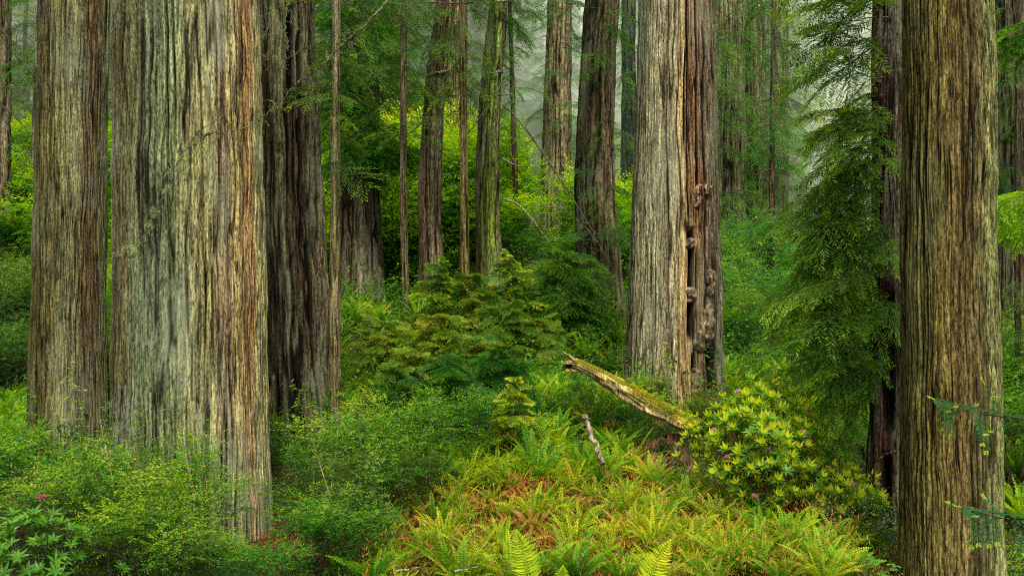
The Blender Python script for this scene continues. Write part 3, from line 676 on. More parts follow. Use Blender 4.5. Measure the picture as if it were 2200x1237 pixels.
# --- burls on the burled redwood
def burl(root, pix, Y, radii, seed):
    """one lumpy grown-over knot following a short path"""
    r = np.random.default_rng(seed)
    P = np.array([local(root, px, py, Y) for px, py in pix]); n = 40; seg = 32
    t = np.linspace(0, len(P) - 1, n)
    q = np.stack([np.interp(t, np.arange(len(P)), P[:, k]) for k in range(3)], -1)
    for _ in range(5): q[1:-1] = (q[:-2] + 2 * q[1:-1] + q[2:]) / 4
    u = np.linspace(0, 1, n)
    rad = 1.12 * np.interp(u, np.linspace(0, 1, len(radii)), radii) * np.clip(np.sin(np.pi * np.clip(u, .015, .985)) * 3, 0, 1) ** .5
    V, Q = tube_arrays(q, rad, seg)
    d = norm(V - np.repeat(q, seg, axis=0))
    nz = .6 * vnoise(V[:, 0] * 9 + 100, V[:, 2] * 9 + 100, 512, seed) + .4 * vnoise(V[:, 0] * 26 + 100, V[:, 2] * 20 + 100, 512, seed + 1)
    V = V + d * (nz[:, None] - .6) * .10
    col = np.array([0.27, 0.175, 0.105]) * (0.35 + 1.2 * nz[:, None])
    col = np.where((d[:, 2:3] > .45) & (nz[:, None] > .45), np.array([.24, .22, .06]), col)
    mobj('burl', mesh_from('burl', V, Q, attrs={'cav': np.clip(nz + .1, .25, .8)}, cols={'col': np.clip(col, 0, 1)}), M['bark'], root)
rb = np.random.default_rng(5)
burl(T['burl'], [(1524, 650), (1522, 690), (1514, 720), (1500, 742), (1494, 756)], 26.0, [.10, .17, .22, .20, .14], 1)
burl(T['burl'], [(1472, 514), (1478, 524), (1484, 534)], 25.95, [.13, .19, .12], 2)
burl(T['burl'], [(1484, 616), (1481, 634), (1478, 650)], 25.95, [.14, .19, .10], 3)
burl(T['burl'], [(1494, 790), (1490, 815), (1486, 850)], 25.95, [.12, .17, .13], 4)
burl(T['burl'], [(1530, 578), (1528, 598), (1524, 640)], 26.1, [.08, .13, .09], 5)
burl(T['burl'], [(1506, 396), (1500, 416), (1494, 450)], 26.0, [.08, .12, .07], 6)
burl(T['burl'], [(1521, 392), (1522, 402), (1520, 420)], 26.1, [.07, .10, .06], 7)

# --- short branch stubs and bare curved branches (parts of their trees)
def branch_part(root, pix, Y, r0, mat='twig_moss', twigs=4, r=rb, dy=0.0, lich=0):
    P = np.array([local(root, px, py, Y + dy * i / max(1, len(pix) - 1)) for i, (px, py) in enumerate(pix)])
    t = np.linspace(0, len(P) - 1, 8 * (len(P) - 1) + 1)
    Q_ = np.stack([np.interp(t, np.arange(len(P)), P[:, k]) for k in range(3)], -1)
    for _ in range(3): Q_[1:-1] = (Q_[:-2] + 2 * Q_[1:-1] + Q_[2:]) / 4
    Q_[1:-1] += r.normal(size=Q_[1:-1].shape) * r0 * .25
    tb = Tubes(); tb.add(Q_, r0 * (1.05 - .85 * np.linspace(0, 1, len(Q_))), 6)
    for i in range(twigs):
        q = Q_[r.integers(len(Q_) // 4, len(Q_))]; d = norm(r.normal(size=3) * [1, .6, .8]); l = r0 * (8 + 14 * r.random())
        tb.add(np.stack([q, q + d * l * .5 + r.normal(size=3) * l * .08, q + d * l]), [r0 * .35, r0 * .25, r0 * .1], 4)
    o = tb.obj('branch', M[mat], root)
    return Q_
b9 = T['lean9']
branch_part(b9, [(1082, 225), (1120, 262), (1165, 325), (1205, 385), (1240, 440), (1275, 500), (1350, 520)], 41, .05, dy=-6, twigs=14)
branch_part(b9, [(1082, 425), (1115, 440), (1145, 470), (1165, 500), (1188, 530)], 41, .045, 'deadwood', dy=-1, twigs=3)
branch_part(b9, [(1080, 340), (1100, 352), (1128, 362)], 41, .045, 'deadwood', dy=-1, twigs=1)
branch_part(b9, [(1083, 165), (1060, 220), (1058, 280), (1050, 330), (1062, 390)], 41, .05, dy=-.5, twigs=8)
branch_part(b9, [(1052, 225), (1020, 270), (985, 305)], 41.5, .05, dy=-1, twigs=3)
branch_part(b9, [(1080, 153), (1055, 157), (1038, 161)], 41.5, .06, 'deadwood', twigs=0)
b7 = T['lean7']
branch_part(b7, [(970, 160), (940, 205), (936, 270), (932, 330), (960, 385)], 41, .05, dy=-.5, twigs=8)
branch_part(b7, [(930, 225), (900, 270), (860, 305)], 41.3, .05, dy=-1, twigs=3)
branch_part(b7, [(968, 150), (935, 157), (913, 162)], 41.5, .06, 'deadwood', twigs=0)
branch_part(b7, [(948, 202), (958, 202), (970, 203)], 41.2, .05, 'deadwood', twigs=0)
branch_part(b7, [(950, 430), (960, 430), (968, 429)], 41.2, .04, 'deadwood', twigs=0)
for px, py in ((1045, 4), (1040, 205)):
    branch_part(b9, [(1062, py), (1085, py - 2), (1105, py - 3)], 41.2, .05, 'deadwood', twigs=0)
rp = np.random.default_rng(9)
for i in range(26):                                 # short bare branches of the slender conifer
    y = 20 + 530 * rp.random(); s = rp.choice([-1, 1])
    branch_part(T['pole17'], [(1659, y), (1659 + s * 14, y + 3), (1659 + s * (26 + 22 * rp.random()), y + 12)], 50, .035, 'twig', twigs=3, r=rp, dy=rp.normal() * 1.2)

# boughs hung on trees: one crown mesh per tree
def crown(root, spots, mat, r, src=BOUGHS, bright=0.0, keep=0.45):
    """spots: (px, py, Y, azimuth deg [0=right, 180=left, 270=toward camera], length, pitch)"""
    lv = Leaves(); tb = Tubes()
    for px, py, Y, az, Lb, pitch in spots:
        arr, tbs = src[r.integers(len(src))]; s = Lb / 2
        Mx = rotz(R(az)) @ roty(R(-pitch)) @ rotx(.35 * r.normal())
        loc = local(root, px, py, Y)
        p, d, n, l, w, t = xf(arr, Mx, loc, s)
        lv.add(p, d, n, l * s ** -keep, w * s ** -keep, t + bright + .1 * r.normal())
        for q, rad in tbs[:12]: tb.add((q * s) @ Mx.T + loc, rad * s, 4)
    c = lv.obj('crown', mat, root)
    tb.obj('bough_wood', M['twig'], c)
    return c
rc = np.random.default_rng(15)
sp = []
for i in range(88):
    py = 285 + 650 * rc.random() ** .9
    sp.append((1893 + 8 * rc.normal(), py - 70, 18.9 + .3 * rc.normal(), 176 + 30 * rc.normal(), 1.15 + (1.45 if 420 < py < 860 else .95) * rc.random(), -12 + 15 * rc.normal()))
for i in range(20):
    sp.append((1895 + 12 * rc.normal(), -90 + 330 * rc.random(), 18.6, 180 + 35 * rc.normal(), 1.3 + 1.1 * rc.random(), 0 + 18 * rc.normal()))
for i in range(9):
    sp.append((1912 + 10 * rc.normal(), 180 + 560 * rc.random(), 18.4, 250 + 60 * rc.normal(), .6 + .4 * rc.random(), -30 + 10 * rc.normal()))
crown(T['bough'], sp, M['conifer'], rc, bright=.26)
sp = [(775 + 22 * rc.normal(), -20 + 300 * rc.random() ** .9, 44, 250 + 70 * rc.normal(), 1.8 + 1.4 * rc.random(), -5 + 15 * rc.normal()) for i in range(60)]
sp += [(790 + 8 * rc.normal(), 320 + 12 * rc.normal(), 43.5, 360 * rc.random(), 1.8 + .8 * rc.random(), 6 + 8 * rc.normal()) for i in range(30)]
sp += [(760 + 100 * rc.random(), 335 + 18 * rc.normal(), 43.2, 360 * rc.random(), 1.5, 0) for i in range(14)]
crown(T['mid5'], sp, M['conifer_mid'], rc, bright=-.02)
for key, n, y1, x, Y, Lm in (('mid12', 42, 520, 1296, 37, 1.5), ('mid11', 30, 330, 1200, 59, 2.4), ('mist14', 70, 520, 1563, 56.5, 3.2), ('mist15', 60, 480, 1618, 59.5, 3.2), ('mist16', 26, 480, 1676, 62, 2.6),
                              ('lean7', 18, 130, 955, 41.5, 1.8), ('lean9', 20, 150, 1075, 41.5, 1.8), ('edge20', 36, 560, 2170, 34, 1.4), ('pole17', 34, 420, 1660, 50, 1.8), ('pole6', 30, 300, 868, 40, 1.7), ('pole8', 26, 250, 994, 38, 1.5),
                              ('pole4', 26, 380, 720, 26.4, 1.3), ('pole10', 24, 300, 1098, 50, 1.8), ('pole21', 26, 900, 2186, 27, 1.0), ('fluted', 30, 230, 835, 58, 2.6), ('dark13', 24, 500, 1350, 60, 2.2), ('farleft2', 24, 300, 84, 50, 2.2)):
    sp = [(x + 3 * rc.normal(), -40 + (y1 + 40) * rc.random(), Y, 360 * rc.random(), Lm * (.6 + .8 * rc.random()), -8 + 16 * rc.normal()) for i in range(n)]
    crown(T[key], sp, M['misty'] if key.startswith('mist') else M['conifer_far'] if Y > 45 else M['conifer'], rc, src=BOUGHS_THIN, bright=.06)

# ------------------------------------------------------------------ distant conifers
rd = np.random.default_rng(33)
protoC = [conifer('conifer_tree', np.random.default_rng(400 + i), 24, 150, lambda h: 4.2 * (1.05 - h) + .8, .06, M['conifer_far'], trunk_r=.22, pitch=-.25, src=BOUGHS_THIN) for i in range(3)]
def lbl(o, text, cat, group=None):
    tag(o, text, cat, group)
first = [True] * 3
spots = []
for i in range(132):
    px = [-60 + 1340 * rd.random(), 1260 + 420 * rd.random(), 1540 + 900 * rd.random()][0 if i < 92 else 1 if i < 108 else 2]
    if 1690 < px < 1900:
        if i % 2: px += 300
        else: Y = 80 + 22 * rd.random(); px = 1640 + 75 * rd.random()
    if 1085 < px < 1255:
        if i % 3: px -= 420
        else: Y += 22
    Y = 59 + 34 * rd.random()
    spots.append((px, Y))
for i, (px, Y) in enumerate(spots):
    k = i % 3; g0 = at(px, Y); s = (.8 + .5 * rd.random())
    if first[k]:
        o = protoC[k]; first[k] = False; o.location = g0; o.scale = (s, s, s); o.rotation_euler[2] = rd.random() * 6
    else:
        o = dup(protoC[k], g0, rd.random() * 6, s, '')
    side = 'slope' if px < 1260 else 'valley'
    lbl(o, f'dim green conifer with drooping boughs far back, standing in the {side}', 'conifer', f'distant conifers on the {side}')

# ------------------------------------------------------------------ understory shrubs
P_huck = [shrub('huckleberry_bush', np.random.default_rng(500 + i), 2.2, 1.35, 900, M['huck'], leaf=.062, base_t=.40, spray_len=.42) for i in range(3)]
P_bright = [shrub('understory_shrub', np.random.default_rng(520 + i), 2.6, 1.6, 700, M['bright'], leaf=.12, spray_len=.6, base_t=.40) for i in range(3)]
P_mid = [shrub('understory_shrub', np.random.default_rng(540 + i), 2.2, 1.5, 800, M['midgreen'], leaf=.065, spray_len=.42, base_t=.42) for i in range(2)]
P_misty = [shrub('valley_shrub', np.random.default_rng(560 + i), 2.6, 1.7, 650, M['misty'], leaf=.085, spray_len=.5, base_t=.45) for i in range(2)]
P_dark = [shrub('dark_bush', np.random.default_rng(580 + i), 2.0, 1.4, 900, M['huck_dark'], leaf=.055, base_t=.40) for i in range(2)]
P_hem = [conifer('hemlock_sapling', np.random.default_rng(600 + i), 2.6, 54, lambda h: 1.25 * (1.05 - h) + .22, .1, M['conifer_mid'], trunk_r=.035, pitch=-.05, bright=.22) for i in range(2)]
P_olive = [conifer('redwood_sapling', np.random.default_rng(620 + i), 1.9, 70, lambda h: 1.15 * math.sqrt(max(0, 1.02 - h)) + .2, .05, M['conifer_olive'], trunk_r=.03, pitch=.05, bright=.14) for i in range(2)]
P_darkhem = [conifer('hemlock_sapling', np.random.default_rng(640 + i), 2.3, 80, lambda h: 1.5 * math.sqrt(max(0, 1.02 - h)) + .2, .12, M['conifer'], trunk_r=.04, pitch=.0, bright=.12) for i in range(2)]
used = set()
def put(protos, px, Y, s, label, cat, group=None, k=None, rz=None, sink=0.0, rr=rd, sz=None):
    p = protos[k if k is not None else int(rr.integers(len(protos)))]
    g0 = at(px, Y); g0[2] -= sink
    a = rr.random() * 6.28 if rz is None else rz
    sc = (s, s, s if sz is None else sz)
    if p.name not in used:
        used.add(p.name); p.location = g0; p.rotation_euler[2] = a; p.scale = sc; tag(p, label, cat, group); return p
    return dup(p, g0, a, sc, label, group) if not tag else _dup(p, g0, a, sc, label, cat, group)
def _dup(p, g0, a, sc, label, cat, group):
    o = dup(p, g0, a, sc, label, group); o['category'] = cat; return o

# big near bushes, bottom left and centre
near = [
 (40, 17.5, .95, 'huckleberry bush filling the left edge under the far left redwood'),
 (165, 16.4, .92, 'huckleberry bush in front of the foot of the far left redwood'),
 (300, 17.0, .90, 'huckleberry bush with bare reddish stems before the big pale redwood'),
 (395, 15.8, .74, 'huckleberry bush low in front of the middle of the big pale redwood'),
 (430, 13.9, .50, 'small huckleberry bush at the lowest roots of the big pale redwood'),
 (215, 14.2, .85, 'huckleberry bush beside the rhododendron with one deep pink flower'),
 (335, 13.6, .66, 'low huckleberry bush at the bottom edge left of the big pale redwood root'),
 (680, 21.5, .48, 'huckleberry bush right of the base of the big pale redwood'),
 (690, 15.2, .60, 'huckleberry bush at the bottom edge right of the big pale redwood root'),
 (780, 18.0, .90, 'tall dark green huckleberry bush with arching stems at lower centre'),
 (760, 15.2, .56, 'low huckleberry bush at the bottom edge below the tall arching one'),
 (880, 20.0, .86, 'spreading huckleberry bush behind the front ferns at centre'),
 (570, 13.4, .42, 'lowest huckleberry bush at the bottom edge before the big pale redwood root'),
]
for i, (px, Y, s, lb) in enumerate(near):
    put(P_huck, px, Y, s, lb, 'bush', k=i % 3)
put(P_dark, 800, 17.4, .75, 'dark shaded bush hanging below the tall huckleberry bush', 'bush', k=0)
put(P_dark, 672, 18.0, .55, 'dark shaded bush in the hollow beside the big pale redwood', 'bush', k=1)
put(P_dark, 880, 18.2, .62, 'dark shaded bush just behind the front row of ferns', 'bush', k=1)
put(P_huck, 1000, 21.5, .80, 'huckleberry bush in the middle of the slope below the saplings', 'bush', k=1)
put(P_huck, 560, 23.5, .55, 'small huckleberry bush in the gap between the two left redwoods', 'bush', k=2)
put(P_dark, 1330, 23.6, .6, 'dark bush under the raised end of the mossy log', 'bush', k=0)
put(P_dark, 1230, 24.5, .62, 'dark bush left of the mossy log', 'bush', k=1)
put(P_dark, 1410, 22.8, .50, 'dark bush in the shade beneath the mossy log', 'bush', k=1)
put(P_huck, 1400, 25.6, .42, 'small leafy bush at the foot of the burled redwood, left side', 'bush', k=0)
put(P_huck, 1520, 24.6, .42, 'small leafy bush at the foot of the burled redwood, right side', 'bush', k=1)
put(P_huck, 1840, 18.6, .50, 'low bush left of the dark hollow based redwood', 'bush', k=2)
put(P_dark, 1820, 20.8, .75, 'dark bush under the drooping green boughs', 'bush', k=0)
put(P_mid, 1900, 22.5, .8, 'leafy shrub behind the foot of the dark hollow based redwood', 'shrub', k=0)

mid = [
 (P_olive, 825, 30.5, 1.25, 'rounded olive sapling bush right of the thin pole trunk', 0), (P_olive, 955, 29.5, 1.25, 'rounded olive sapling bush below the left bright tipped sapling', 1),
 (P_olive, 1090, 29.5, 1.3, 'rounded olive sapling bush below the right bright tipped sapling', 0), (P_olive, 1025, 27.5, .9, 'olive sapling between the two rounded sapling bushes', 1),
 (P_hem, 952, 32.5, 1.2, 'bright tipped sapling in front of the left leaning redwood', 0), (P_hem, 1090, 33.0, 1.2, 'bright tipped sapling in front of the mossy leaning redwood', 1),
 (P_olive, 885, 28.0, .95, 'rounded olive sapling below the first rounded bush by the pole trunk', 1), (P_olive, 1155, 30.0, 1.05, 'rounded olive sapling between the mossy leaning redwood and the domed dark sapling', 0),
 (P_olive, 1015, 32.5, 1.25, 'rounded olive sapling filling the gap between the bright tipped pair', 1), (P_hem, 1105, 21.2, .80, 'slim young hemlock standing in the ferns at centre', 0),
 (P_darkhem, 1210, 34.0, 1.35, 'domed dark sapling left of the dark brown redwood', 0), (P_darkhem, 960, 23.5, .95, 'spreading dark green sapling in the middle of the slope', 1),
 (P_darkhem, 1070, 24.5, .85, 'spreading dark green sapling right of the centre', 0), (P_darkhem, 850, 24.0, .85, 'spreading dark green sapling above the tall huckleberry bush', 1),
]
for pr, px, Y, s, lb, k in mid:
    put(pr, px, Y, s, lb, 'sapling', k=k, sink=.05)

# slope bushes, seen between the trunks
slope = []
for i in range(180):
    Y = 43 + 30 * rd.random() ** 1.0
    px = 560 + 800 * rd.random() if i < 130 else -60 + 330 * rd.random()
    slope.append((px, Y))
for px, Y in slope:
    if 680 < px < 1345 and Y < 47: Y += 7
    if 1110 < px < 1262 and Y < 61.5: px -= 260 + 60 * rd.random()
    s = .9 + .7 * rd.random()
    if px < 500:
        dark = Y < 49
        put(P_mid if dark else P_bright, px, Y, s, ('mid green' if dark else 'bright yellow green') + ' shrub on the slope at the left edge of the view', 'shrub', 'shrubs on the left slope ' + ('low down' if dark else 'high up'))
    elif Y < 47:
        put(P_mid, px, Y, s * .8, 'mid green shrub at the foot of the lit slope between the trunks', 'shrub', 'shrubs at the foot of the lit slope')
    else:
        put(P_bright, px, Y, s, 'bright yellow green shrub on the lit slope between the trunks', 'shrub', 'shrubs on the lit slope', sz=s * (1 + .8 * rd.random()) * (.7 if px > 1080 else 1))
for i in range(34):
    px = 1540 + 420 * rd.random(); Y = 34 + 28 * rd.random()
    put(P_misty if Y > 40 else P_mid, px, Y, .85 + .6 * rd.random(), 'green shrub in the valley between the burled redwood and the drooping boughs', 'shrub', 'shrubs in the valley')
for i in range(14):
    px = 2130 + 130 * rd.random(); Y = 22 + 30 * rd.random()
    put(P_mid, px, Y, .8 + .5 * rd.random(), 'green shrub right of the olive brown redwood', 'shrub', 'shrubs by the right edge')
for i in range(20):
    px = -40 + 130 * rd.random(); Y = 29 + 14 * rd.random()
    put(P_dark, px, Y, .9 + .5 * rd.random(), 'dark green bush at the left edge behind the far left redwood', 'bush', 'dark bushes by the left edge')
for i in range(10):
    px = 225 + 20 * rd.random(); Y = 30 + 14 * rd.random()
    put(P_mid, px, Y, .9 + .4 * rd.random(), 'green shrub in the gap between the far left redwood and the big pale redwood', 'shrub', 'shrubs in the left gap')
for i in range(16):
    px = 730 + 600 * rd.random(); Y = 37 + 6 * rd.random()
    put(P_dark, px, Y, .32 + .22 * rd.random(), 'dark bush around the feet of the slope trunks', 'bush', 'dark bushes around the slope trunks')

for i in range(26):
    px = 780 + 330 * rd.random() if i % 3 else 1255 + 90 * rd.random(); Y = 47 + 5 * rd.random()
    put(P_mid, px, Y, .6 + .4 * rd.random(), 'mid green shrub at the foot of the lit slope between the trunks', 'shrub', 'shrubs at the foot of the lit slope')
# rhododendrons
Rh = rhodo('rhododendron', np.random.default_rng(701), 2.6, 1.45, 420, 14, leaf=.18)
g0 = at(1628, 18.9); Rh.location = g0; tag(Rh, 'large rhododendron with yellow green shoots and pink flowers beside the burled redwood', 'rhododendron')
Rh2 = rhodo('rhododendron', np.random.default_rng(702), 1.5, 1.0, 130, 2, leaf=.18)
Rh2.location = at(1800, 18.6); tag(Rh2, 'smaller rhododendron with yellow green shoots left of the dark hollow based redwood', 'rhododendron')
Rh3 = rhodo('rhododendron', np.random.default_rng(704), 1.55, .85, 120, 0, petal='petal_deep', leaf=.15, newp=.06)
Rh3.location = at(60, 12.9); tag(Rh3, 'rhododendron with one deep pink flower in the lower left corner', 'rhododendron')
f = Leaves(); dd = rnd_unit(rb, 60); dd[:, 2] = np.abs(dd[:, 2]) - .1
c = np.array([(90 - CX) / F * 12.2, 12.2, zpix(1068, 12.2)]) - np.array(Rh3.location)
f.add(c + dd * .008, dd, rnd_unit(rb, 60), .042, .03, rb.random(60)); f.obj('flower', M['petal_deep'], Rh3)
Tubes().add(np.stack([c, c + [.03, .1, -.25], c + [-.1, .35, -.7]]), [.006, .008, .01], 4).obj('stem', M['twig'], Rh3)
Rh4 = rhodo('rhododendron', np.random.default_rng(705), 1.3, .9, 120, 1)
Rh4.location = at(1700, 26.5); tag(Rh4, 'small rhododendron farther back above the large flowering one', 'rhododendron')

# ------------------------------------------------------------------ ferns
P_fern = [fern('sword_fern', np.random.default_rng(800 + i), n=26, L=1.1, wid=.08, mat='fern', dead=[0, 4, 6][i]) for i in range(3)]
P_fy = [fern('sword_fern', np.random.default_rng(820 + i), n=24, L=1.05, wid=.08, mat='fern_yellow', dead=[5, 9, 0][i]) for i in range(3)]
P_rust = [fern('sword_fern', np.random.default_rng(840 + i), n=20, L=1.0, wid=.08, mat='fern_dead', dead=6) for i in range(2)]
rf = np.random.default_rng(55)
def fern_zone(n, px0, px1, Y0, Y1, yellow, s0, s1, label, group, mind=.5, rust=0):
    pts = []
    tries = 0
    while len(pts) < n and tries < n * 40:
        tries += 1
        px = px0 + (px1 - px0) * rf.random(); Y = Y0 + (Y1 - Y0) * rf.random()
        x = (px - CX) / F * Y
        if any((x - a) ** 2 + (Y - b) ** 2 < mind ** 2 for a, b, _ in pts): continue
        pts.append((x, Y, px))
    for x, Y, px in pts:
        if rust and Y > 15.8 and rf.random() < rust:
            put(P_rust, px, Y, (s0 + (s1 - s0) * rf.random()) * .85, 'rust orange withered fern in the wide patch at lower right', 'fern', 'withered ferns in the front patch', rr=rf); continue
        put(P_fy if rf.random() < yellow else P_fern, px, Y, s0 + (s1 - s0) * rf.random(), label, 'fern', group, rr=rf)
fern_zone(135, 800, 1830, 14.0, 20.5, .55, .42, .84, 'sword fern in the wide yellow green and rust patch at lower right', 'ferns in the front patch', .42, rust=.14)
fern_zone(30, 1120, 1370, 20, 27, .35, .7, 1.1, 'sword fern on the strip of slope left of the mossy log', 'ferns left of the mossy log', .6)
fern_zone(20, 735, 910, 26.5, 31, .4, .7, 1.1, 'sword fern right of the thin pole trunk', 'ferns right of the thin pole trunk', .6)
fern_zone(26, 880, 1180, 19.5, 23.5, .6, .7, 1.0, 'sword fern behind the front patch among the dark saplings', 'ferns among the dark saplings', .6)
fern_zone(14, -20, 75, 24, 30, .4, .9, 1.3, 'sword fern at the left edge beside the far left redwood', 'ferns by the left edge', .6)
fern_zone(16, 1555, 1760, 24, 31, .6, .8, 1.2, 'sword fern behind the large rhododendron', 'ferns behind the rhododendron', .7)
fern_zone(30, 735, 1340, 31, 39, .25, .8, 1.2, 'sword fern among the saplings below the slope trunks', 'ferns below the slope trunks', .9)
fern_zone(10, 1740, 1870, 16, 20, .5, .5, .8, 'small sword fern left of the dark hollow based redwood', 'ferns left of the hollow redwood', .5)
fern_zone(10, 690, 730, 28, 36, .3, .8, 1.1, 'sword fern in the gap beside the dark furrowed redwood', 'ferns beside the furrowed redwood', .5)
fern_zone(6, 2150, 2210, 19, 26, .6, .8, 1.1, 'sword fern right of the foot of the olive brown redwood', 'ferns by the right edge', .5)

# single large pale fronds at the bottom edge
def big_frond(name, px, py_tip, Y, L, lean, label):
    r = np.random.default_rng(int(px)); root = empty(name, (0, 0, 0)); lv = Leaves(); pairs = 22
    t = np.linspace(0, 1, pairs + 1)[1:]
    tip = np.array([(px - CX) / F * Y, Y, zpix(py_tip, Y)])
    root.location = tip - [0, 0, L]; root.location[0] -= lean * .5
    p = np.stack([lean * .5 + lean * (t - 1) * .8, .10 * np.sin(t * 3), L * t ** .9], -1)
    tan = norm(np.gradient(p, axis=0))
    for sd in (1, -1):
        lat = norm(np.cross(tan, [0, 1.0, .15])) * sd
        ln = .26 * L * np.clip(np.sin(np.pi * (.22 + .76 * t)), .08, 1)
        lv.add(p, lat + tan * .4 + r.normal(size=p.shape) * .06, np.array([0, -1.0, .6]) + r.normal(size=p.shape) * .25, ln, L / pairs * 1.5, .42 + .2 * t + r.normal(size=pairs) * .08)
    lv.add(p[:-1], tan[:-1], np.tile([0, -1.0, 0], (pairs - 1, 1)), L / pairs * 1.4, .012, .6)
    lv.obj('fronds', M['fern_yellow'], root); tag(root, label, 'fern')
    tb = Tubes(); tb.add(np.stack([[0, 0, -.6], [p[0, 0] * .6, 0, -.2], p[0]]), [.006, .006, .005], 4).obj('stem', M['twig'], root)
big_frond('lady_fern', 1110, 1140, 12.6, .8, -.25, 'single pale yellow green fern frond curving at the bottom edge of the front patch')
big_frond('lady_fern', 1440, 1160, 12.4, .8, .45, 'broad pale yellow green fern frond leaning right at the bottom edge')
big_frond('lady_fern', 1210, 1215, 12.4, .55, .05, 'small pale fern frond tip poking up at the bottom edge between two larger ones')

# ------------------------------------------------------------------ ground cover (nobody could count it)
def cover(name, n, px0, px1, Y0, Y1, mat, L, label, hgt=.05, upright=.3, tmean=.5, seed=1, wr=.5, pack=1):
    r = np.random.default_rng(seed)
    Y = Y0 + (Y1 - Y0) * r.random(n) ** 1.0; px = px0 + (px1 - px0) * r.random(n)
    x = (px - CX) / F * Y
    z = gz(x, Y)
    near = np.exp(-((np.hypot(x, Y) / 90) ** 2))
    z = z + near * (0.16 * (vnoise(x * .9 + 400, Y * .9 + 50, 1024, 3) - .5) + 0.08 * (vnoise(x * 3.1 + 800, Y * 3.1 + 90, 4096, 4) - .5))
    g = vnoise(x * 1.6 + 200, Y * 1.6, 1024, seed)
    z = z + hgt * (r.random(n) ** 2) * (1 + 2.5 * g)
    lv = Leaves()
    d = rnd_unit(r, n) * [1, 1, .35] + np.array([0, 0, upright])
    lv.add(np.stack([x, Y, z], -1), d, np.array([0, 0, 1.0]) + r.normal(size=(n, 3)) * .4, L * (.5 + r.random(n)), L * wr, tmean + .25 * (g - .5) * 2 + r.normal(size=n) * .15)
    tag(lv.obj(name, mat), label, 'undergrowth', kind='stuff')
cover('forest_litter_leaves', 60000, 560, 2100, 12, 24, M['litter'], .05, 'rust brown fallen needles and dead fern pieces under the front ferns', hgt=.06, seed=1)
cover('sorrel_leaves', 95000, 640, 2900, 12, 30, M['clover'], .05, 'low green sorrel leaves covering the ground', hgt=.10, seed=2)
cover('withered_fern_leaves', 21000, 780, 1850, 13.5, 21, M['fern_dead'], .085, 'rust orange withered fern pieces in the front patch', hgt=.34, upright=.7, seed=3, wr=.22)
cover('grass_leaves', 30000, 700, 1900, 14, 34, M['fern_yellow'], .12, 'yellow green blades between the ferns', hgt=.22, upright=1.0, tmean=.35, seed=4, wr=.12)
cover('slope_leaves', 210000, -500, 2900, 24, 72, M['midgreen'], .16, 'green ground cover on the slopes behind', hgt=.6, upright=.4, seed=5)

